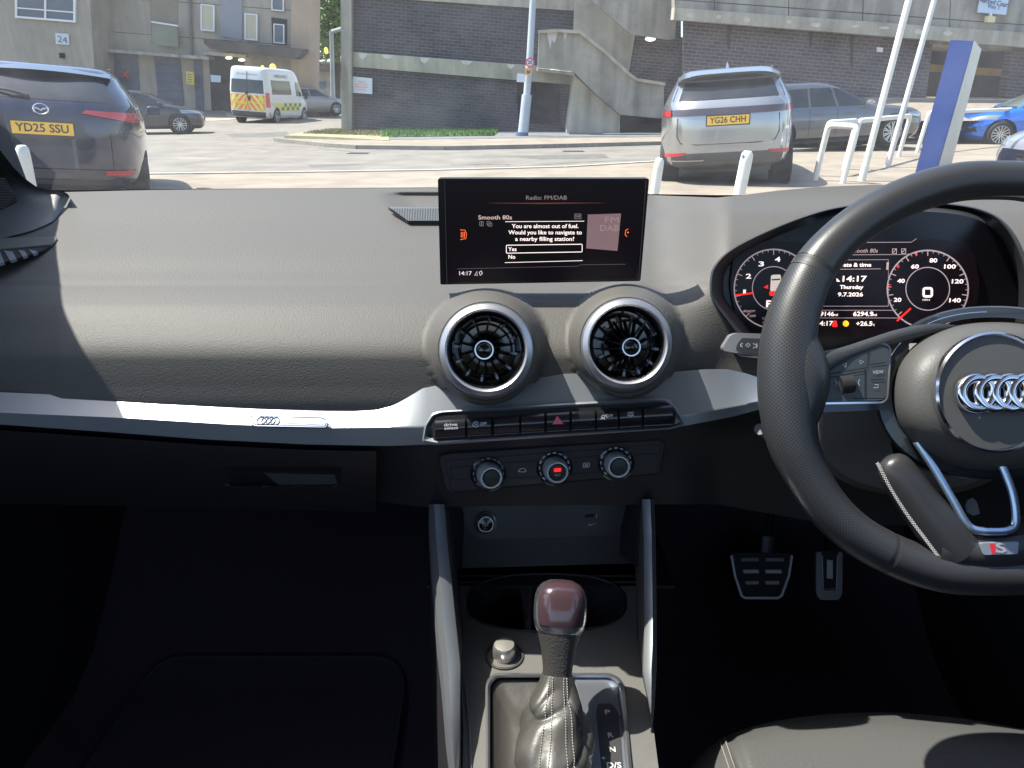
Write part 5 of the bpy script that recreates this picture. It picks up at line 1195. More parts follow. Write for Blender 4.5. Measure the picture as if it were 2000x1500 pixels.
# ================================================================== STEERING WHEEL
WX, WY = 1940, 765
WP = Plane(P(WX, WY, .555), (0, -.915, .40))
sw = thing('steering_wheel', 'black leather flat-bottomed steering wheel with perforated grips and a four-ring emblem', 'steering wheel', WP.p)
def W(px, py, h=0): return WP.hit(px, py, h)
wr_, wu_ = WP.axes()
SC = (WP.p-E).length/F
def mir(p): return (2*WX-p[0],)+tuple(p[1:])
cl_ = [(1940, 352, 31), (1870, 356, 31.5), (1795, 375, 32), (1718, 410, 32.5), (1647, 460, 33), (1593, 519, 35), (1559, 588, 39), (1541, 655, 43), (1537, 720, 46), (1537, 790, 44), (1548, 862, 40), (1574, 925, 36), (1612, 985, 34), (1660, 1034, 33.5), (1716, 1070, 33.5), (1780, 1098, 34), (1850, 1114, 36), (1940, 1118, 36)]
full = cl_+[mir(p) for p in reversed(cl_[1:-1])]
pc = crom([(x, y, r) for x, y, r in full], 8, True); n_ = len(pc)
def seg(i0, i1):
    if i1 < i0: i1 += n_
    return [pc[i % n_] for i in range(i0, i1+1)]
def rimseg(name, i0, i1, mt, lab=None, grow=0):
    s = seg(i0, i1); m = M(); m.tube([W(p.x, p.y, 0) for p in s], [p.z*SC*(1+grow) for p in s], 28, closed=False, uv=True, up=tuple(WP.n))
    return m.build(name, mt, sw, angle=60, label=lab)
smoothleather = mat('smooth_leather', (.036, .036, .038), .34, bump=('vor', 900, .15, .0003))
k1, k2 = 5*8+1, 14*8+2
rimseg('rim', n_-k1+1, k1-1, smoothleather, 'smooth upper arc of the rim'); rimseg('grip', k1+1, k2-1, perf, 'perforated left grip'); rimseg('grip', n_-k2+1, n_-k1-1, perf, 'perforated right grip'); rimseg('rim', k2+1, n_-k2-1, smoothleather, 'flat lower arc of the rim')
for a in (k1, k2, n_-k1, n_-k2):
    p0, p1, p2 = pc[(a-1) % n_], pc[a % n_], pc[(a+1) % n_]; ss = [p0, p0.lerp(p1, .5), p1, p1.lerp(p2, .5), p2]
    m = M(); m.tube([W(p.x, p.y, 0) for p in ss], [p.z*SC*q for p, q in zip(ss, (1, .995, .96, .995, 1))], 28, uv=False, up=tuple(WP.n), caps=False); m.build('seam', mat('seam_leather', (.028, .028, .03), .5), sw, angle=60)
# stitching along the inside of the upper rim
m = M()
s = seg(n_-k1, k1)
for i in range(0, len(s)-1):
    for hh in (0, .5):
        p = s[i].lerp(s[i+1], hh); q = V((WX, 735, 0))-V((p.x, p.y, 0)); q.normalize(); c = W(p.x+q.x*p.z*.93, p.y+q.y*p.z*.93, p.z*SC*.36)
        t = (W(s[i+1].x, s[i+1].y)-W(s[i].x, s[i].y)).normalized(); o_ = WP.n*.6+(W(p.x-q.x, p.y-q.y)-W(p.x, p.y)).normalized()*.4
        for sg_ in (-1, 1): m.tube([c-t*.0014*sg_-o_*.0016, c+t*.0014*sg_+o_*.0016], .00035, 4)
m.build('stitching', thread, sw)
# hub: airbag cover
hs = interp([(0, .046), (.35, .0455), (.6, .042), (.8, .034), (.93, .020), (1, .002)])
def hubr(a):
    c, s_ = math.cos(a), math.sin(a); rx = 200; ry = 142 if s_ > 0 else 150
    e = 2.25; return (abs(c/rx)**e+abs(s_/ry)**e)**(-1/e)
m = M(); rings = []
for q in (1, .985, .95, .9, .84, .76, .66, .55, .45, .30, .15, .02):
    rings.append([W(WX+4+math.cos(a)*hubr(a)*q, 770-math.sin(a)*hubr(a)*q, hs(q)) for a in [2*math.pi*k/96 for k in range(96)]])
rings.insert(0, [W(WX+4+math.cos(a)*hubr(a)*.98, 770-math.sin(a)*hubr(a)*.98, -.02) for a in [2*math.pi*k/96 for k in range(96)]])
m.ringloft(rings, True, (False, True)); m.build('airbag_cover', mat('airbag_plastic', (.086, .084, .080), .5, bump=('vor', 700, .35, .0004)), sw, angle=50)
# dark shroud behind the hub
m = M(); rings = [[W(WX+math.cos(a)*hubr(a)*q+x0, 762-math.sin(a)*hubr(a)*q, h_) for a in [2*math.pi*k/72 for k in range(72)]] for q, h_, x0 in ((1.12, -.03, 0), (1.16, -.002, 0), (1.13, .004, 0), (1.0, .006, 0))]
m.ringloft(rings); m.build('hub_shroud', mat('shroud_blueblack', (.02, .024, .03), .3, coat=.4), sw, angle=60)
m = M(); m.tube([W(WX+math.cos(a)*hubr(a)*1.085, 764-math.sin(a)*hubr(a)*1.09, .0045) for a in [R_(95+2.5*k) for k in range(34)]], .0006, 6); m.build('hub_chrome_line', chrome, sw)
# emblem
EP = Plane(WP.p+WP.n*.047, WP.n); ec = EP.hit(1943, 766, 0); er = 98*(ec-E).length/F
m = M(); m.lathe(ec, WP.n, [(er*1.0, -.004), (er*1.0, .0015), (er*.965, .003), (er*.935, .0015), (er*.92, 0)], 72); eo = m.build('emblem_ring', chrome, sw)
m = M(); m.lathe(ec, WP.n, [(er*.93, .0002), (er*.5, .0012), (0, .0016)], 48); m.build('emblem_disc', mat('disc_grey', (.085, .083, .08), .45), eo)
for k in range(4):
    c = EP.hit(1907+k*31.5, 768, .0045); rr_ = 33*SC*.93; m = M(); prof = [(rr_, -.002)]+[(rr_-.0040+.0040*math.cos(R_(t))*1.0, .0005+.0036*math.sin(R_(t))) for t in range(0, 181, 30)]
    m.lathe(c+WP.n*.0004*k, WP.n, prof, 40); m.build('emblem_link', chrome, eo, angle=80)
m = M(); hp2 = Plane(WP.p+WP.n*.0455, WP.n); outline(m, hp2, ellipse(1838, 720, 6, 2.6, 14), 1.2, .0012); ptext(m, hp2, 'IC', 1829, 720, 4, 0, 6, off=.0012) if False else None; m.build('horn_mark', mat('embossed_print'), sw, smooth=False)
# spokes
def plate_(name, pts, h, th, mt, rnd=10, parent=sw, bevel=.002, lab=None):
    m = M(); fr = [W(x, y, h) for x, y in round_poly(pts, rnd)]; m.prism(fr, [p-WP.n*th for p in fr]); return m.build(name, mt, parent, smooth=True, bevel=bevel, label=lab, angle=30)
def spoke_side(f):
    g = (lambda pts: pts) if f > 0 else (lambda pts: [mir(p) for p in pts])
    nm = 'left' if f > 0 else 'right'
    m = M(); path = g([(1560, 740), (1600, 712), (1650, 692), (1700, 674), (1750, 658), (1800, 646), (1838, 640), (1870, 638)]); rr = [30, 20, 12.5, 11, 11, 10, 7, 2]
    c3 = crom([(p[0], p[1], r) for p, r in zip(path, rr)], 6); m.tube([W(p.x, p.y, .004) for p in c3], [p.z*SC for p in c3], 20, uv=True, up=tuple(WP.n)); m.build('spoke_leather', perf, sw)
    m = M(); path = g([(1548, 640), (1562, 700), (1570, 755), (1562, 830)]); m.tube([W(p[0], p[1], .003) for p in crom([(a, b, 0) for a, b in path], 6)], [(24+17*math.sin(math.pi*k/18))*SC for k in range(19)], 20, uv=True, up=tuple(WP.n)); m.build('thumb_rest', perf, sw)
    plate_('spoke', g([(1590, 760), (1640, 690), (1735, 662), (1775, 660), (1780, 800), (1590, 806)]), .004, .012, gloss_black, 14)
    pod = plate_('switch_pod', g([(1604, 785), (1606, 757), (1622, 708), (1640, 696), (1724, 672), (1737, 680), (1731, 775), (1722, 782)]), .0085, .006, mat('switch_grey', (.05, .058, .068), .38), 9, lab=nm+' switch pod')
    pp = Plane(WP.p+WP.n*.0088, WP.n)
    m = M(); outline(m, pp, round_poly(g([(1603, 788), (1605, 756), (1621, 706), (1640, 693), (1724, 669), (1740, 678), (1733, 778), (1724, 786)]), 9), 3.4, .0006, True, .003); m.build('chrome_edge', chrome, pod)
    m = M()
    for ln in ([(1612, 732), (1694, 718), (1697, 684)], [(1690, 720), (1690, 780)], [(1700, 712), (1730, 708)], [(1701, 742), (1728, 741)], [(1620, 738), (1690, 724)]): outline(m, pp, g(ln), 1.7, .0004, False)
    m.build('switch_gap', matt_black, pod, smooth=False)
    m = M(); m.tube([W(*g([(1638, 752)])[0], .0055), W(*g([(1663, 749)])[0], .0055)], 16*SC, 20); m.build('scroll_wheel', mat('rubber_black', (.012, .012, .013), .6), pod)
    m = M(); outline(m, pp, g([(1645, 713), (1653, 709), (1652, 717)]), 1.2, .0006); outline(m, pp, g([(1679, 704), (1687, 706), (1680, 711)]), 1.2, .0006)
    if f > 0: ptext(m, pp, 'VIEW', 1715, 727, 6, .01, 19, 4, off=.0006); ptext(m, pp, 'OK', 1667, 747, 5, .01, 9, off=.0006); ptext(m, pp, 'A', 1666, 739, 5, .01, off=.0006)
    outline(m, pp, g([(1706, 757), (1715, 757), (1715, 751), (1708, 751)]), 1.3, .0006, False); outline(m, pp, g([(1631, 742), (1634, 748), (1632, 754)]), 1.2, .0006, False); outline(m, pp, g([(1679, 741), (1676, 747), (1679, 753)]), 1.2, .0006, False)
    m.build('switch_print', mat('blue_print', (.35, .42, .5), .6), pod, smooth=False)
    # lower spoke, leather wrapped, running into the flat bottom of the rim
    m = M(); path = g([(1735, 893), (1765, 940), (1800, 990), (1838, 1035), (1870, 1075)]); c3 = crom([(p[0], p[1], r) for p, r in zip(path, (26, 31, 34, 38, 40))], 6)
    m.tube([W(p.x, p.y, lerp(.008, .004, i/24)) for i, p in enumerate(c3)], [p.z*SC*(.35, .72, .9, .97)[min(i, 3)] if i < 4 else p.z*SC for i, p in enumerate(c3)], 22, flat=.75, up=tuple(WP.n)); ls = m.build('lower_spoke', smoothleather, sw, label=nm+' lower spoke')
    m = M()
    for i in range(len(c3)-1):
        for h_ in (0, .5):
            p = c3[i].lerp(c3[i+1], h_); t = (c3[i+1]-c3[i]); t.z = 0; t.normalize(); s_ = V((-t.y, t.x, 0))*f
            c = W(p.x+s_.x*p.z*.93, p.y+s_.y*p.z*.93, .013); d = (W(p.x+t.x*3, p.y+t.y*3, .013)-W(p.x, p.y, .013)); e = (W(p.x+s_.x*3, p.y+s_.y*3, .013)-W(p.x, p.y, .013))
            for sg_ in (-1, 1): m.tube([c-d*.9-e*1.0*sg_, c+d*.9+e*1.0*sg_], .0004, 4)
    m.build('stitching', thread, ls)
    m = M(); path = g([(1703, 660), (1760, 790), (1735, 880)])
spoke_side(1); spoke_side(-1)
# black web behind the lower spokes and the lower insert
plate_('hub_web', [(1740, 700), (2140, 700), (2110, 900), (2010, 935), (1870, 935), (1770, 905)], -.004, .02, gloss_black, 30)
m = M()
inn = round_poly([(1868, 925), (1820, 935), (1886, 1030), (1975, 1030), (1994, 1030), (2060, 935), (2012, 925)], 12)
outr = [(1752, 905), (1775, 900), (1815, 925), (1850, 975), (1880, 1022), (1905, 1038), (1975, 1040), (2000, 1022), (2030, 975), (2065, 925), (2105, 900), (2128, 905), (2105, 960), (2080, 1010), (2050, 1060), (2000, 1105), (1880, 1105), (1830, 1060), (1800, 1010), (1775, 960)]
op = [(1862, 915), (1905, 1022), (1918, 1030), (1968, 1030), (1984, 1020), (1974, 965), (1950, 905)]
# lower centre plate: ring between the bottom rim and the opening
m = M()
lp = [(1846, 1024), (1858, 1032), (1878, 1043), (1915, 1050), (1940, 1051), (1965, 1050), (2002, 1043), (2022, 1032), (2034, 1024)]
def lcp(u, v):
    t = u*(len(lp)-1); i = min(int(t), len(lp)-2); a = V(lp[i]).lerp(V(lp[i+1]), t-i); b = V((lerp(1836, 2044, u), lerp(1108, 1118, math.sin(u*math.pi)))); q = a.lerp(b, v)
    return W(q.x, q.y, .0135+.0065*math.sin(math.pi*min(1, v*1.1)*.9)*math.sin(math.pi*(.15+.7*u)))
m.grid(lcp, [k/32 for k in range(33)], [k/8 for k in range(9)]); m.grid(lambda u, v: lcp(u, 0)-WP.n*.012*v, [k/32 for k in range(33)], [0, 1])
m.build('lower_centre_plate', smoothleather, sw, angle=60)
m = M(); m.tube([W(x, y, .0145) for x, y in crom([(1835, 925, 0), (1858, 975, 0), (1888, 1022, 0), (1905, 1036, 0), (1940, 1041, 0), (1972, 1037, 0), (1985, 1018, 0), (1978, 965, 0), (1955, 905, 0)], 6) for x, y in [(x, y)]] if False else [W(p.x, p.y, .0155) for p in crom([(1790, 862, 0), (1825, 915, 0), (1862, 978, 0), (1886, 1020, 0), (1905, 1035, 0), (1940, 1038, 0), (1970, 1035, 0), (1984, 1020, 0), (1978, 965, 0), (1955, 905, 0)], 6)], .0034, 10, flat=.6, up=tuple(WP.n)); m.build('insert_chrome', mat('blue_chrome', (.50, .60, .74), .25, metal=.9), sw)
m = M(); bg = [(1917, 1061), (1990, 1058), (1988, 1082), (1922, 1084)]; bp3 = Plane(WP.p+WP.n*.0205, WP.n); flatpoly(m, bp3, round_poly(bg, 3), .0008, .004); sb = m.build('badge', mat('badge_silver', (.50, .56, .66), .3, metal=.6), sw, smooth=False, bevel=.0004)
m = M(); flatpoly(m, bp3, [(1933, 1062.5), (1943, 1062), (1946, 1081.5), (1937, 1082)], .0012); m.build('badge_red', mat('badge_red', (.75, .03, .06), .4), sb, smooth=False)
m = M(); ptext(m, bp3, 'S', 1955, 1071, 15, .02, 17, off=.0013); m.build('badge_letter', mat('badge_letter', (.72, .66, .72), .3, metal=.4), sb, smooth=False)

# column shroud, stalks
m = M(); rings = []
for k, (px, py, Y, rx, ry) in enumerate([(1800, 800, .735, 235, 130), (1800, 815, .70, 225, 135), (1790, 830, .65, 205, 140), (1790, 835, .62, 185, 125)]):
    rings.append([P(px+math.cos(a)*rx*(1 if abs(math.cos(a)) < .99 else 1), py-math.copysign(abs(math.sin(a))**.7, math.sin(a))*ry, Y) for a in [2*math.pi*j/48 for j in range(48)]])
m.ringloft(rings, True, (False, True))
tag(m.build('column_shroud', mat('shroud_grey', (.17, .162, .15), .6, bump=('vor', 700, .4, .0004)), None), 'grey plastic column shroud glimpsed through the steering wheel spokes', 'column shroud')
def stalk(name, lab, pts, Y0, Y1, faces):
    pass
st_ = thing('indicator_stalk', 'flat silver-grey indicator stalk poking out left of the steering wheel', 'stalk', P(1455, 672, .62))
SPl = Plane(P(1455, 672, .625), (-.1, -.95, .3))
m = M(); o_ = [(1412, 678), (1427, 654), (1440, 650), (1560, 655), (1570, 700), (1490, 697), (1440, 690), (1413, 685)]; fr = [SPl.hit(x, y, .0) for x, y in round_poly(o_, 5)]; m.prism(fr, [p-SPl.n*.014 for p in fr]); m.build('stalk_body', mat('stalk_silver', (.34, .34, .35), .35, metal=.5), st_, bevel=.003)
m = M(); flatpoly(m, SPl, round_poly([(1440, 672), (1449, 660), (1560, 664), (1565, 697), (1490, 694), (1437, 684)], 4), .0008, .002); fa = m.build('stalk_face', mat('stalk_face', (.045, .052, .056), .4), st_, smooth=False)
m = M()
for x, f in ((1450, -1), (1461, 1)): outline(m, SPl, [(x-4*(-f), 674), (x, 669.5 if True else 0), (x, 672), (x+4*f*-1*-1, 672), (x+4*f, 676), (x, 676), (x, 678.5)] if f < 0 else [(x+4, 674), (x, 669.5), (x, 672), (x-4, 672), (x-4, 676), (x, 676), (x, 678.5)], 1.1, .0014)
outline(m, SPl, [(1471, 671), (1480, 675), (1471, 680)], 1.3, .0014, False); outline(m, SPl, [(1478, 670), (1478, 680)], 1.2, .0014, False); m.build('stalk_symbols', print_m, fa, smooth=False)
st2 = thing('cruise_stalk', 'small grey stalk end at the left of the wheel rim, lower than the indicator stalk', 'stalk', P(1500, 848, .64))
m = M(); m.tube([P(1484, 838, .63), P(1500, 846, .635), P(1560, 858, .65)], [.007, .0085, .009], 10, flat=.8); m.build('stalk_body', mat('stalk_silver'), st2)
m = M(); q = Plane(P(1498, 848, .618), (0, -1, .2)); flatpoly(m, q, round_poly([(1488, 838), (1512, 842), (1516, 862), (1498, 864)], 3), .0, .006); m.build('stalk_tip', mat('tip_grey', (.09, .09, .092), .4), st2, bevel=.001)
lv = thing('column_lever', 'short pale lever tip under the steering column behind the wheel rim', 'lever', P(1550, 938, .66))
m = M(); m.tube([P(1541, 936, .655), P(1590, 944, .67)], .0055, 10, flat=.7); m.build('lever', mat('lever_pale', (.30, .30, .30), .4), lv)
tk = thing('column_key_slot', 'grey half-round sticker visible between the lower spokes of the wheel', 'sticker', P(1900, 990, .66))
m = M(); q = Plane(P(1898, 990, .665), (0, -.8, .6)); flatpoly(m, q, [(1886, 985), (1890, 976), (1900, 972), (1908, 980), (1914, 1003), (1902, 1007), (1890, 1000)], 0, .002); m.build('disc', mat('sticker_grey', (.30, .34, .35), .5), tk, smooth=False)

# ================================================================== CENTRE CONSOLE
ZC = H-.545
def Cz(px, py, z=ZC):
    d = ray(px, py); return E+d*((z-H)/d.z)
CP = Plane((0, .5, ZC), (0, 0, 1))
cons = thing('centre_console', 'grey centre console with silver side rails, cup holders and gear selector surround', 'console', (.03, .55, ZC))
console_m = mat('console_plastic', (.130, .126, .117), .55, var=(40, .08), bump=('vor', 1100, .25, .0003))
# top plate with the cup-holder opening left out
oval = [(1068+152*math.copysign(abs(math.cos(R_(t)))**.8, math.cos(R_(t))), 1178-56*math.copysign(abs(math.sin(R_(t)))**.8, math.sin(R_(t)))) for t in range(0, 360, 6)]
def ctop(u, v):
    py = lerp(1085, 1560, v); l = interp([(1085, 892), (1240, 905), (1330, 900), (1420, 905), (1560, 903)], False)(py); r = interp([(1085, 1240), (1240, 1244), (1330, 1256), (1420, 1276), (1560, 1294)], False)(py); return lerp(l, r, u), py
ui = [k/90 for k in range(91)]; vi = [k/120 for k in range(121)]
frame_o = [(948, 1330), (966, 1314), (1196, 1314), (1218, 1330), (1242, 1580), (948, 1580)]
def kp(u, v):
    x, y = ctop(u, v); return not in_poly(x, y, oval) and not in_poly(x, y, [(954, 1322), (1204, 1322), (1230, 1570), (954, 1570)])
m = M(); m.grid(lambda u, v: Cz(*ctop(u, v)), ui, vi, kp); m.build('top_plate', console_m, cons, angle=60)
m = M(); ov = [Cz(*p)+V((0, 0, .0008)) for p in oval]; cc = sum(ov, V((0, 0, 0)))/len(ov)
m.ringloft([[cc+(p-cc)*1.03 for p in ov], [p+V((0, 0, .0012)) for p in ov], [cc+(p-cc)*.97-V((0, 0, .004)) for p in ov], [cc+(p-cc)*.94-V((0, 0, .065)) for p in ov]], True, (False, True)); cup = m.build('cup_holder', mat('cup_black', (.014, .014, .017), .55), cons, angle=50)
m = M(); q = [(1000, 1136), (1016, 1152), (1024, 1190), (1026, 1232), (1036, 1232), (1042, 1138)]; fr = [Cz(x, y, ZC-.002) for x, y in q]; m.prism(fr, [p-V((0, 0, .05)) for p in fr]); m.build('cup_divider', mat('divider_grey', (.05, .05, .056), .5), cup, bevel=.001)
# recess under the stack: floor, back with the USB panel, side walls
UP = Plane(P(1060, 1020, .752), (0, -.93, .36))
m = M(); q = [(890, 955), (1252, 945), (1245, 1100), (895, 1110)]; fr = [UP.hit(x, y, -.004) for x, y in q]; m.prism(fr, [p+V((0, .01, 0)) for p in fr]); m.build('storage_back', dash_dark, cons, smooth=False)
m = M(); up_ = round_poly([(905, 985), (1228, 975), (1222, 1010), (1196, 1044), (930, 1054), (905, 1022)], [3, 3, 20, 20, 20, 20], 5); flatpoly(m, UP, up_, .0015, .004); us_ = m.build('usb_panel', mat('panel_black'), cons, bevel=.0008, smooth=False)
m = M(); outline(m, UP, up_, 1.4, .0018); outline(m, UP, [(1118, 1000), (1190, 997), (1172, 1029), (1112, 1030)], 1.2, .0018); m.build('panel_groove', mat('groove_grey', (.05, .048, .055), .5), us_, smooth=False)
m = M(); flatpoly(m, UP, round_poly([(1143, 1005), (1160, 1004), (1160, 1010), (1143, 1011)], 2), .0022); m.build('usb_socket', matt_black, us_, smooth=False)
m = M(); outline(m, UP, [(1165, 1004), (1165, 1011)], 1.2, .0020, False); outline(m, UP, [(1148, 1026), (1160, 1024), (1163, 1022)], 1.0, .0020, False); outline(m, UP, [(1150, 1022), (1155, 1027)], 1.0, .0020, False); m.build('usb_icon', print_m, us_, smooth=False)
C = UP.hit(948, 1020, .001); s = (C-E).length/F
m = M(); m.lathe(C, UP.n, [(21.5*s, 0), (21.8*s, .004), (18.5*s, .005), (18*s, .001)], 40); kn = m.build('power_socket', mat('socket_ring', (.40, .40, .40), .3, metal=.9), cons)
n2 = (UP.hit(949, 1025, .014)-C).normalized()
M().lathe(C, n2, [(16*s, 0), (16*s, .009), (14.5*s, .012), (13*s, .012)], 72, mod=lambda p, k: 1+(.03 if k % 2 and p < 2 else 0)).build('socket_knob', mat('knob_silver'), kn, angle=60)
M().lathe(C, n2, [(13.2*s, .011), (0, .0125)], 30).build('socket_cap', gloss_black, kn)
m = M(); q = Plane(C+n2*.0128, n2); ptext(m, q, '12V', 948, 1026, 5, .02, 12, 10, off=.0002); m.build('lettering', print_m, kn, smooth=False)
m = M(); m.box((.047, .80, ZC-.002), (.30, .17, .004)); m.build('storage_floor', dash_dark, cons, smooth=False)
m = M(); m.tube([P(898, 1075, .757), P(1060, 1068, .757), P(1225, 1062, .757)], .0022, 8); m.build('storage_lip', mat('groove_grey'), cons)
for nm, xs_ in (('l', [(868, 950), (905, 1000), (908, 1105), (893, 1110)]), ('r', [(1256, 940), (1228, 975), (1200, 1075), (1240, 1105)])):
    m = M(); a = [P(xs_[0][0], xs_[0][1], .70), P(xs_[1][0], xs_[1][1], .75), P(xs_[2][0], xs_[2][1], .755), P(xs_[3][0], xs_[3][1], .70)]; m.prism(a, [p+V((-.004 if nm == 'l' else .004, 0, 0)) for p in a]); m.build('storage_side', dash_dark, cons, smooth=False)
# side rails
RY = interp([(985, .672), (1050, .645), (1230, .565), (1400, .484), (1500, .442), (1600, .405)], False)
lo = interp([(985, 838), (1050, 841), (1230, 855), (1305, 864), (1410, 873), (1500, 884), (1600, 893)], False); li = interp([(985, 868), (1050, 873), (1224, 891), (1300, 899), (1420, 898), (1500, 896), (1600, 899)], False)
ro = interp([(975, 1278), (1050, 1281), (1260, 1283), (1330, 1279), (1395, 1272)], False); ri = interp([(975, 1254), (1050, 1257), (1218, 1259), (1311, 1256), (1395, 1271)], False)
railside = mat('rail_side_grain', (.085, .08, .075), .6, bump=('vor', 700, .8, .0006))
pys = [985+k*(610/50) for k in range(51)]
m = M(); m.grid(lambda v, u: P(lerp(lo(v), li(v), u), v, RY(v)+[.012, 0, .002, .006][int(round(u*3))]), pys, [0, 1/3, 2/3, 1]); m.grid(lambda v, u: P(lo(v), v, RY(v)+.012)+V((-.002*u, .0*u, -.03*u)), pys, [0, 1]); m.build('side_rail', silver, cons, angle=25, label='left silver rail')
m = M(); m.grid(lambda v, u: P(li(v), v, RY(v)+.006).lerp(Cz(interp([(985, 893), (1240, 906), (1330, 901), (1600, 904)], False)(v), v+interp([(985, 120), (1230, 12), (1400, 2), (1600, 0)], False)(v)), u)+V((-.001*u, 0, -.001*u)), pys, [0, .5, 1]); m.build('rail_inner_side', railside, cons)
pr = [975+k*(420/40) for k in range(41)]
m = M(); m.grid(lambda v, u: P(lerp(ri(v), ro(v), u), v, RY(v)+[.006, .002, 0, .012][int(round(u*3))]), pr, [0, 1/3, 2/3, 1]); m.grid(lambda v, u: P(ro(v), v, RY(v)+.012)+V((.002*u, .0*u, -.03*u)), pr, [0, 1]); m.build('side_rail', silver, cons, angle=25, label='right silver rail')
m = M(); m.grid(lambda v, u: P(ri(v), v, RY(v)+.006).lerp(Cz(interp([(975, 1240), (1240, 1246), (1330, 1257), (1395, 1271)], False)(v), v+interp([(975, 120), (1230, 12), (1395, 1)], False)(v)), u), pr, [0, .5, 1]); m.build('rail_inner_side', railside, cons)
# outer walls down to the floor
m = M()
for xx, l in ((-1, [(lo(v), v) for v in pys]),): m.grid(lambda v, u: P(lo(v), v, RY(v)+.012)+V((-.012*u, 0, -.38*u-.002)), pys, [0, .1, .5, 1])
m.build('console_side', dash_dark, cons)
m = M(); pr2 = [975+k*(660/60) for k in range(61)]; rx2 = interp([(975, 1278), (1050, 1281), (1260, 1283), (1330, 1279), (1395, 1273), (1500, 1286), (1640, 1300)], False)
m.grid(lambda v, u: (P(rx2(v), v, RY(v)+.012) if v < 1395 else Cz(rx2(v), v, ZC+.001*0))+V((.012*u, 0, -.38*u-.002)), pr2, [0, .1, .5, 1]); m.build('console_side', dash_dark, cons)
# raised edge line on the left of the top plate
m = M(); m.tube([Cz(908, 1335, ZC+.001), Cz(917, 1420, ZC+.001), Cz(921, 1560, ZC+.001)], .0016, 6); m.build('edge_ridge', console_m, cons)
# start button
C = Cz(985, 1281, ZC+.0005); s = (C-E).length/F
m = M(); m.lathe(C, (0, 0, 1), [(35*s, 0), (35.5*s, .0012), (31*s, .0012), (30.5*s, 0)], 48); sb_ = m.build('start_button', mat('groove_dark', (.04, .038, .036), .5), cons)
M().lathe(C, (0, 0, 1), [(30.5*s, .0002), (0, .0004)], 40).build('button_base', mat('base_grey', (.12, .115, .105), .5), sb_)
M().lathe(C, (0, 0, 1), [(20.5*s, 0), (20.5*s, .010), (19.5*s, .014), (18*s, .0155)], 90, mod=lambda p, k: 1+(.03 if k % 2 and p < 2 else 0)).build('button_ring', mat('button_silver', (.62, .60, .56), .3, metal=.8), sb_, angle=60)
M().lathe(C, (0, 0, 1), [(18*s, .0153), (10*s, .0165), (0, .0168)], 32).build('button_cap', mat('button_cap', (.26, .25, .23), .4, metal=.3), sb_)
m = M(); q = Plane(C+V((0, 0, .0008)), (0, 0, 1)); outline(m, q, ellipse(979, 1293.5, 2.5, 1.5, 12), 1, .0002); outline(m, q, [(983, 1293.5), (990, 1293)], 1.4, .0002, False); m.build('key_symbol', print_m, sb_, smooth=False)
# selector surround
m = M(); fo = round_poly(frame_o, 16); fi = round_poly([(957, 1338), (970, 1323), (1190, 1323), (1208, 1336), (1230, 1580), (957, 1580)], 12)
rings = [[Cz(x, y, ZC-.002) for x, y in fo], [Cz(x, y, ZC+.003) for x, y in fo], [Cz((x+a)/2, (y+b)/2, ZC+.0045) for (x, y), (a, b) in zip(fo, fi)], [Cz(x, y, ZC+.002) for x, y in fi], [Cz(x, y, ZC-.008) for x, y in fi]]
m.ringloft(rings); m.build('selector_frame', chrome if False else mat('frame_silver', (.60, .63, .68), .28, metal=.9), cons, angle=50)
m = M(); q = [(1120, 1318), (1192, 1322), (1209, 1336), (1232, 1580), (1155, 1580), (1150, 1420)]; fr = [Cz(x, y, ZC-.001) for x, y in q]; m.prism(fr, [p-V((0, 0, .004)) for p in fr]); sp_ = m.build('selector_plate', mat('plate_satin', (.50, .54, .60), .32, metal=.9), cons, smooth=False)
m = M(); q = round_poly([(1164, 1390), (1168, 1374), (1195, 1374), (1208, 1392), (1222, 1580), (1180, 1580), (1172, 1470)], 6); fr = [Cz(x, y, ZC) for x, y in q]; m.prism(fr, [p-V((0, 0, .001)) for p in fr]); sw2 = m.build('gear_scale', mat('scale_grey', (.045, .045, .047), .4), sp_, smooth=False)
m = M(); q = Plane((0, 0, ZC+.0003), (0, 0, 1))
for t_, x, y, h_, w2 in (('P', 1186, 1391, 10, 9), ('R', 1192, 1436, 10, 10), ('N', 1196, 1464, 10, 11), ('D/S', 1199, 1495, 11, 25), ('+', 1179, 1481, 8, 8)): ptext(m, q, t_, x, y, h_, .02, w2, off=.0004)
m.build('gear_letters', mat('letters_pale', (.62, .60, .58), .5), sw2, smooth=False)

# ================================================================== GEAR LEVER
gl_ = thing('gear_lever', 'automatic gear lever with glossy plum cap, leather neck and stitched gaiter', 'gear lever', Cz(1085, 1480))
base = Cz(1080, 1500, ZC-.004); top = V((.0455, .548, H-.418)); ax_ = (top-base).normalized(); X_ = V((1, 0, 0)); X_ = (X_-ax_*X_.dot(ax_)).normalized(); Y_ = ax_.cross(X_)
LT = (top-base).length
def sect(s_, hx, hy, n=40, e=2.6, off=(0, 0)):
    c = base+ax_*s_*LT; r = []
    for k in range(n):
        a = 2*math.pi*k/n; cx_, sy_ = math.cos(a), math.sin(a); r.append(c+X_*(math.copysign(abs(cx_)**(2/e), cx_)*hx+off[0])+Y_*(math.copysign(abs(sy_)**(2/e), sy_)*hy+off[1]))
    return r
m = M(); m.ringloft([sect(s_, a, b) for s_, a, b in ((.45, .0125, .014), (.55, .0135, .016), (.65, .0160, .0185), (.72, .019, .021), (.76, .0205, .022))]); m.build('neck', perf if False else mat('neck_leather', (.045, .042, .038), .45, bump=('vor', 600, .7, .0006)), gl_)
m = M(); kprof = ((.745, .0205, .022), (.77, .0228, .0245), (.82, .0240, .0262), (.88, .0243, .0270), (.94, .0236, .0262), (.98, .0215, .0240), (1.01, .0175, .020), (1.03, .0110, .0125), (1.036, .003, .004))
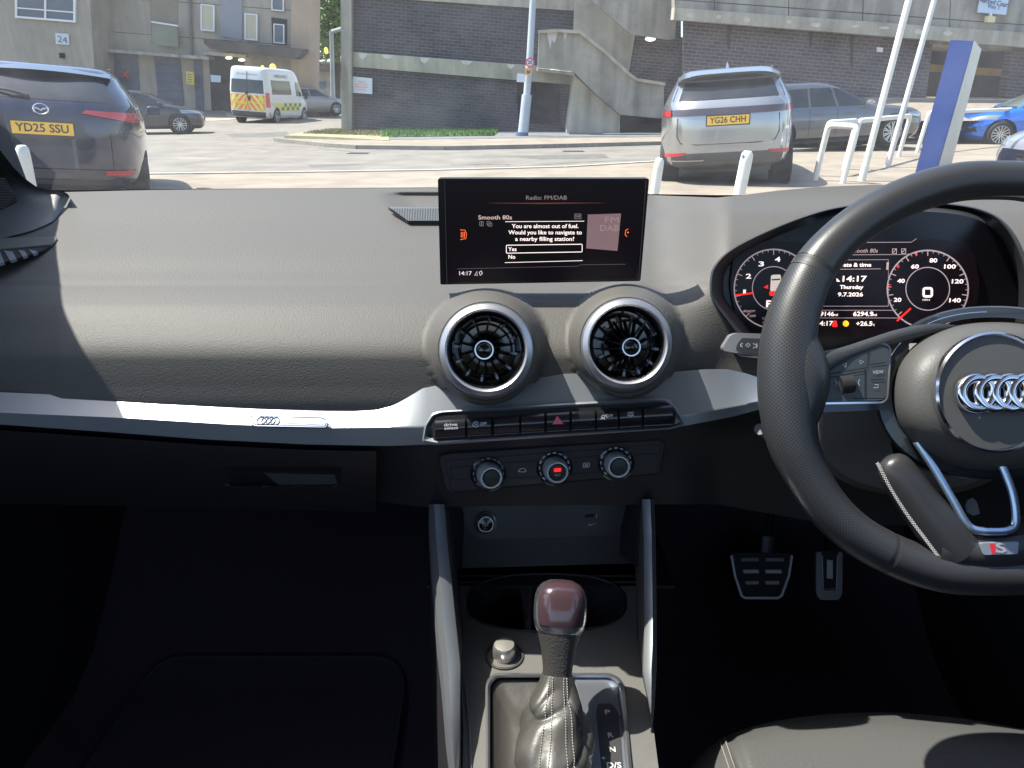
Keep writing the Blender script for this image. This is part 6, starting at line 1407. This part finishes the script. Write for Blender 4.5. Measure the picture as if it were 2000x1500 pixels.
m.ringloft([sect(s_, a, b, 48, 2.7) for s_, a, b in kprof], True, (True, True)); kb = m.build('knob', mat('knob_satin', (.60, .62, .64), .25, metal=.95), gl_)
kf = [interp([(p[0], p[i]) for p in kprof]) for i in (1, 2)]
def capf(u, v):      # patch over the face towards the viewer and over the top
    s_ = lerp(.785, 1.0362, v); ang = R_(-90+lerp(-50, 50, u)*lerp(1, 1.05, v)); hx, hy = kf[0](s_)*1.0+.0008, kf[1](s_)+.0008; e = 2.7
    cx_, sy_ = math.cos(ang), math.sin(ang); c = base+ax_*(s_+.003)*LT
    return c+X_*math.copysign(abs(cx_)**(2/e), cx_)*hx*.99+Y_*math.copysign(abs(sy_)**(2/e), sy_)*hy*.99
m = M(); m.grid(capf, [k/24 for k in range(25)], [k/24 for k in range(25)])
capv = [base+ax_*(1.035+.004)*LT]
m.grid(lambda u, v: (lambda p, q: p.lerp(q, v))(capf(u, 1), base+ax_*1.040*LT+Y_*.0), [k/24 for k in range(25)], [0, 1])
# back half of the cap
m.grid(lambda u, v: (lambda s_, a, e: base+ax_*(s_+.003)*LT+X_*math.copysign(abs(math.cos(a))**(2/e), math.cos(a))*(kf[0](s_)+.0008)*.99+Y_*math.copysign(abs(math.sin(a))**(2/e), math.sin(a))*(kf[1](s_)+.0008)*.99)(lerp(.93, 1.0362, v), R_(90+lerp(-50, 50, u)), 2.7), [k/24 for k in range(25)], [k/10 for k in range(11)])
m.build('knob_cap', mat('plum_gloss', (.058, .032, .038), .17, coat=.5, spec=.6), kb, angle=60)
# gaiter
m = M(); rings = []; random.seed(4); NG = 96
def gait(t, k):     # t 0 top .. 1 bottom
    a = 2*math.pi*k/NG; s_ = lerp(.52, -.06, t)
    hx = interp([(0, .0128), (.12, .0165), (.3, .0245), (.55, .0320), (.8, .0345), (1, .043)])(t); hy = interp([(0, .0145), (.12, .019), (.35, .032), (.7, .048), (1, .070)])(t)
    f = 1+.06*math.sin(5*a+t*3.2)*t**.5*(1-.2*t)+.035*math.sin(4.5*t*math.pi+2.4*math.sin(a+.4))*min(1, t*3)+.018*math.sin(13*a+7*t)*t
    en = min(1, t*2.5); fold = -.0042*en*(1-abs(math.sin(t*6.5+1.5*math.sin(a+.6)+a*.5)))**4-.0032*en*(1-abs(math.sin(t*4.0-1.2*math.sin(a*2+1.1)-a)))**5+.0012*math.sin(t*14+a*3)*en
    e = 2.4; c = base+ax_*s_*LT; c = V((c.x, c.y, c.z)); cx_, sy_ = math.cos(a), math.sin(a)
    return c+X_*math.copysign(abs(cx_)**(2/e), cx_)*(hx*f+fold)+Y_*math.copysign(abs(sy_)**(2/e), sy_)*(hy*f+fold)
T_ = [k/60 for k in range(61)]
m.ringloft([[gait(t, k) for k in range(NG)] for t in T_]); ga_ = m.build('gaiter', gaiter_m, gl_, angle=80)
m = M()
for k0, dk in ((64.5, 2), (67.5, 2.5), (76.5, -2.0), (79.5, -2.4)):
    for i in range(44):
        t0, t1 = .03+i*.022, .03+i*.022+.013; kk = lambda t: (k0+dk*math.sin(t*3.1)) 
        pa, pb = gait(t0, kk(t0)), gait(t1, kk(t1)); c_ = base+ax_*.3*LT; out = ((pa-c_)-ax_*((pa-c_).dot(ax_))).normalized()
        m.tube([pa+out*.0004, (pa+pb)/2+out*.0010, pb+out*.0004], .00042, 5)
m.build('stitching', mat('pale_thread', (.34, .31, .27), .7), ga_)
# gaiter skirt spreading to the frame
m = M(); e_ = round_poly([(962, 1340), (975, 1328), (1130, 1330), (1160, 1400), (1172, 1580), (962, 1580)], 14, 8); oo = [Cz(x, y, ZC-.003) for x, y in e_]; cxy = base+ax_*.02*LT
rings = [oo]
for q, dz in ((.90, -.006), (.75, -.012), (.6, -.012), (.45, -.006)): rings.append([cxy+V(((p.x-cxy.x)*q, (p.y-cxy.y)*q, (p.z-cxy.z)*q+dz)) for p in oo])
m.ringloft(rings, True, (False, True)); m.build('gaiter_skirt', gaiter_m, ga_, angle=80)

# ================================================================== PEDALS
PB = Plane(P(1490, 1120, 1.02), (0, -.80, .60))
bp_t = thing('brake_pedal', 'wide metal-edged brake pedal with six pale grip bars', 'pedal', PB.p)
steel = mat('pedal_steel', (.62, .62, .64), .4, metal=.5); bk = round_poly([(1426, 1080), (1550, 1080), (1546, 1120), (1532, 1166), (1524, 1172), (1450, 1172), (1443, 1164), (1432, 1120)], 6)
m = M(); flatpoly(m, PB, bk, 0, .012); m.build('pad', mat('rubber_black', (.012, .012, .013), .6), bp_t, bevel=.002)
m = M(); outline(m, PB, [(1429, 1085), (1436, 1125), (1449, 1164), (1456, 1168), (1520, 1168), (1527, 1163), (1541, 1125), (1547, 1085)], 5, .003, False, .003); m.build('pad_edge', steel, bp_t, bevel=.0008)
for y, a in ((1093, .35), (1116, 1), (1138, .6)):
    for x0, x1 in ((1448+(y-1093)*.2, 1482), (1496, 1531-(y-1093)*.2)):
        m = M(); outline(m, PB, [(x0, y), (x1, y)], 7, .004, False, .003); m.build('grip_bar', mat('bar_%d' % int(a*10), (.72*a, .75*a, .74*a), .4, metal=.1), bp_t, bevel=.0012)
m = M(); m.tube([PB.hit(1496, 1085, -.01), P(1500, 1045, 1.06), P(1505, 985, 1.06)], [.011, .013, .012], 10, flat=.5); m.build('pedal_arm', mat('arm_dark', (.05, .05, .055), .4, metal=.5), bp_t)
ap_t = thing('accelerator_pedal', 'narrow metal accelerator pedal with a dark centre and one pale bar', 'pedal', P(1618, 1130, 1.02))
ak = round_poly([(1594, 1078), (1646, 1078), (1645, 1160), (1638, 1172), (1602, 1172), (1594, 1160)], 5)
m = M(); flatpoly(m, PB, ak, 0, .010); m.build('pad', mat('pedal_grey', (.30, .30, .31), .4, metal=.5), ap_t, bevel=.002)
m = M(); flatpoly(m, PB, round_poly([(1605, 1076), (1637, 1076), (1635, 1150), (1632, 1153), (1610, 1153), (1607, 1150)], 2), .0015, .002); m.build('pad_inset', mat('rubber_black'), ap_t)
m = M(); outline(m, PB, [(1606, 1085), (1608, 1150), (1634, 1150), (1636, 1085)], 1.6, .0022, False, .001); outline(m, PB, [(1621, 1094), (1621, 1130)], 10, .0035, False, .003); m.build('grip_bar', steel, ap_t, bevel=.0006)
m = M(); m.tube([PB.hit(1622, 1090, -.012), P(1628, 1030, 1.09)], .012, 8); m.build('pedal_arm', mat('arm_dark'), ap_t)

# ================================================================== DRIVER SEAT
seat = thing('driver_seat', 'grey leather driver seat cushion with a stitched side bolster, front edge at bottom right', 'seat', (.36, .45, H-.85))
sf = interp([(1340, 1510), (1362, 1480), (1385, 1458), (1412, 1441), (1480, 1416), (1560, 1401), (1650, 1393), (1720, 1391), (1850, 1400), (2000, 1424), (2150, 1465)])
def seat_pt(px, d):      # d: image-plane distance below the front silhouette, real depth falls as the cushion rises towards the back
    py = sf(px)+d; z = -.60-.035*math.exp(-d/16)+(-.02*sst(1440, 1380, px))
    dip = .006*(1-sst(1408, 1450, abs(px))) if False else 0
    gro = -.010*math.exp(-((px-1425-d*.28)/9)**2)
    q = ray(px, py); return E+q*((z+gro)/q.z)
ps_ = [1345+k*8 for k in range(103)]; ds_ = [0, 1, 2.5, 5, 8, 12, 17, 23, 30, 40, 52, 66, 82, 100, 120, 145, 180]
m = M(); m.grid(lambda a, b: seat_pt(a, b), ps_, ds_); m.grid(lambda a, b: seat_pt(a, 0)+V((0, .035*math.sin(b*1.5)*(1-b*.4), -.16*b)), ps_, [0, .08, .2, .4, .7, 1]); m.grid(lambda b, a: seat_pt(1345, a)+V((-.01*b, 0, -.18*b)), [0, .1, .4, 1], ds_); m.build('cushion', seat_m, seat, angle=80)
m = M()
for off_ in (0, 9):
    c3 = [seat_pt(1414-off_+d*.30, d+1.5*0+off_*.25) for d in range(0, 150, 3)]
    for a, b in zip(c3, c3[1:]): q = a.lerp(b, .62); m.tube([a+V((0, 0, .0012)), q+V((0, 0, .0012))], .0006, 4)
c4 = [seat_pt(x, 8+abs(1414-x)*.10) for x in range(1356, 1412, 3)]
m.build('stitching', mat('seat_thread', (.36, .33, .28), .7), seat)
m = M(); m.box((.40, .30, H-.90), (.46, .40, .30)); m.build('seat_base', matt_black, seat, bevel=.03)

# ================================================================== CABIN SHELL
cab = thing('car_cabin', 'black car interior shell with windscreen, pillar, doors and dark carpeted footwell', 'car cabin', (0, .2, H-1.0))
m = M(); m.grid(lambda x, y: (x, y, H-.97+.28*sst(.95, 1.35, y)), [-.78+k*.052 for k in range(31)], [-1.2+k*.08 for k in range(33)]); m.build('floor_carpet', carpet, cab)
for sx_, nm_ in ((-.42, 'passenger'), (.42, 'driver')):
    m = M(); mo = round_poly([(sx_-.24, .55), (sx_+.24, .55), (sx_+.23, 1.02), (sx_-.23, 1.02)], .06); fz = lambda y: H-.97+.28*sst(.95, 1.35, y)+.012
    fr = [V((x, y, fz(y))) for x, y in mo]; m.prism(fr, [p-V((0, 0, .008)) for p in fr]); mt_ = m.build('floor_mat', mat('mat_black', (.05, .04, .048), .95, bump=('noise', 500, .8, .003)), cab, label=nm_+' side floor mat', bevel=.003)
    m = M(); m.tube([p+V((0, 0, .002)) for p in fr], .004, 6, closed=True); m.build('mat_binding', mat('binding', (.045, .042, .046), .9), mt_)
m = M(); q = [V((-.82, 1.14, H-.17)), V((.82, 1.14, H-.17)), V((.80, 2.05, H-.37)), V((-.80, 2.05, H-.37))]; m.prism(q, [p-V((0, 0, .03)) for p in q]); m.build('unseen_bonnet', mat('bonnet_paint', (.03, .03, .035), .2, coat=1), cab, bevel=.01)  # out of view; added to keep sunlight from leaking into the footwell
m = M(); m.box((0, 1.38, H-.60), (1.64, .04, .80)); m.build('bulkhead', matt_black, cab, smooth=False)
# windscreen
wb, wt = [(-.80, 1.02, -.115), (-.4, 1.12, -.128), (0, 1.15, -.13), (.4, 1.12, -.128), (.80, 1.02, -.115)], [(-.66, .47, .39), (-.33, .51, .405), (0, .52, .41), (.33, .51, .405), (.66, .47, .39)]
wbc = crom([V(p)+E for p in wb], 6); wtc = crom([V(p)+E for p in wt], 6)
m = M(); NW = len(wbc); m.ringloft([[a.lerp(b, k/10)+V((0, 0, .012*math.sin(k/10*math.pi))) for a, b in zip(wbc, wtc)] for k in range(11)], False); m.build('windscreen', glassmat('windscreen_glass', (.93, .96, .95), 1.45), cab)
# black ceramic edge at the foot of the glass
m = M(); m.grid(lambda u, v: P(u, interp([(-200, 360), (130, 372), (300, 369.5), (850, 366), (1180, 377), (1270, 379), (1400, 381), (2200, 379)], False)(u)+lerp(10, 0, v)+(0), 1.045), [-200+20*k for k in range(121)], [0, 1]); m.grid(lambda u, v: P(u, interp([(-200, 360), (130, 372), (300, 369.5), (850, 366), (1180, 377), (1270, 379), (1400, 381), (2200, 379)], False)(u)+10, 1.045)+V((0, .06*v, -.06*v)), [-200+20*k for k in range(121)], [0, 1])
m.build('windscreen_edge', mat('frit_black', (.02, .018, .016), .8), cab)
m = M(); m.box((.54, 1.0, H-.190), (.62, .34, .006)); m.box((0, 1.13, H-.175), (1.6, .10, .006)); m.build('sun_block_shelf', matt_black, cab, smooth=False)  # unseen sheets added to stop sun leaking behind the dash onto the floor
# header, roof, rear closure
m = M(); m.ringloft([[p+V((0, 0, .0)) for p in wtc], [p+V((0, -.02, -.02)) for p in wtc], [p+V((0, -.10, .0)) for p in wtc], [V((p.x*1.05, -.5, H+.44)) for p in wtc], [V((p.x*1.05, -1.3, H+.38)) for p in wtc]], False)
m.ringloft([[p+V((0, 0, .012)) for p in wtc], [V((p.x*1.07, -.5, H+.49)) for p in wtc], [V((p.x*1.07, -1.32, H+.42)) for p in wtc]], False); m.build('roof', mat('headlining', (.42, .41, .39), .9), cab)
m = M(); m.box((0, -1.31, H-.55), (1.5, .04, .86)); m.build('rear_wall', matt_black, cab, smooth=False)
# doors with window openings, and the pillars
for sx in (-1, 1):
    m = M(); o_ = [(-1.3, -1.0), (1.35, -1.0), (1.35, -.16), (1.0, -.12), (.70, .0 if sx < 0 else -.10), (.5, -.12), (-1.3, -.12)]
    fr = [V((sx*.765, y, H+z)) for y, z in o_]; m.prism(fr, [p+V((sx*.06, 0, 0)) for p in fr]); m.build('door_panel', mat('door_black', (.02, .02, .021), .6), cab, smooth=False, bevel=.01)
    m = M(); a = V(wb[0 if sx < 0 else 4])+E; b = V(wt[0 if sx < 0 else 4])+E
    prof = [[a, a+V((sx*.08, -.02, 0)), a+V((sx*.06, -.10, -.04)), a+V((-sx*.02, -.06, -.04))], [b, b+V((sx*.08, 0, 0)), b+V((sx*.08, -.08, -.04)), b+V((.0, -.08, -.03))]]
    if sx < 0:
        q = [V((-.715, 1.12, H-.25)), V((-.705, 1.05, H+.03)), V((-.70, 1.0, H+.052)), V((-.68, .895, H+.080)), V((-.655, .732, H+.172)), V((-.65, .66, H+.235)), V((-.66, .58, H+.06)), V((-.70, .56, H-.14))]
        mm = M(); mm.prism(q, [p+V((-.04, 0, 0)) for p in q]); mm.build('pillar_shadow_panel', mat('pillar_dark', (.03, .03, .032), .7), cab, smooth=False)  # unseen panel, added and shaped to cast the pillar shadow across the dash
    m.ringloft(prof, True, (True, True)); m.build('windscreen_pillar', mat('pillar_dark', (.03, .03, .032), .7), cab, smooth=False)
    m = M(); m.box((sx*.74, -.15, H+.08), (.06, .14, .50)); m.build('door_pillar', mat('pillar_dark'), cab, smooth=False)
# pillar trim with the speaker at the lower left corner
pe = [(-170, 150), (-60, 240), (0, 293), (25, 325), (45, 346), (70, 364), (95, 371), (118, 373), (131, 377), (136, 384), (128, 400), (112, 424), (103, 432), (85, 441), (60, 451), (30, 458), (0, 466), (-170, 474)]
def pY(x, y): return .93-.10*sst(60, -60, x)-.0006*max(0, y-370)*1.2-.035*math.exp(-((x-70-(430-y)*.0)/60)**2)*0
m = M(); NP = len(pe)
top_e = interp([(-170, 150), (-60, 240), (0, 293), (25, 325), (45, 346), (70, 364), (95, 371), (118, 373), (131, 377), (136, 384)], False)
bot_e = interp([(-170, 476), (0, 466), (30, 459), (60, 451), (85, 441), (103, 432), (112, 422), (128, 400), (136, 384.5)], False)
def pf(u, v):
    x = lerp(-170, 136, u); t, b = top_e(x), bot_e(x); y = lerp(t, b, v); rd = .03*(1-sst(0, .15, v))**2
    ridge = sst(.35, .60, v); Y = lerp(.955, dashY(x, y)-.006, v**.8)-.022*math.sin(math.pi*v)*(1-sst(.9, 1, u)*.9)-.012*math.exp(-((v-.33)/.16)**2)*(1-u); return P(x, y, Y)
m.grid(pf, [k/80 for k in range(81)], [k/40 for k in range(41)]); pt_ = m.build('pillar_trim', mat('pillar_trim', (.13, .135, .14), .5, bump=('vor', 500, .4, .0005)), cab, angle=80)
m = M(); sk = [(-120, 300), (-20, 336), (0, 350), (18, 370), (34, 387), (30, 394), (0, 408), (-120, 440)]
PSp = Plane(P(0, 380, .875), (.35, -.80, .45)); flatpoly(m, PSp, round_poly(sk, 4), .0, .004)
spk = m.build('speaker_grille', mat('speaker_black', (.008, .008, .009), .7), pt_, smooth=False)
m = M()
for k in range(14): outline(m, PSp, [(-110, 330+k*7.2), (min(30, 30-abs(k-6)*3.2), 350+k*5.0)], 1.6, .0008, False)
m.build('grille_line', mat('grille_line', (.045, .04, .045), .5), spk, smooth=False)
# side vent at the far left of the dashboard
SV = Plane(P(40, 490, .818), (0, -.14, .99))
m = M(); flatpoly(m, SV, [(-150, 470), (-150, 468), (88, 462), (108, 459), (112, 466), (100, 477), (0, 486), (-150, 492)], .0025, .003); m.build('vent_ledge', dash_m, dash, bevel=.001)
m = M(); flatpoly(m, SV, [(-150, 492), (0, 487), (70, 484), (98, 481), (82, 490), (50, 500), (0, 514), (-150, 540)], .0005, .002); svo = m.build('side_vent', matt_black, dash, smooth=False, label='slim louvred side vent at the far left of the dashboard')
for k, x in enumerate((-60, -33, -8, 16, 42, 62)):
    m = M(); w2 = 17 if x < 40 else 12; yb = 513-(x+0)*.28; flatpoly(m, SV, [(x-w2*.5, 490-x*.05), (x+w2*.5, 492-x*.04), (x+w2*.95, yb-3), (x+w2*.2, yb)], .0015, .003); m.build('louvre', mat('louvre_blue', (.16, .18, .20), .45), svo, smooth=False)
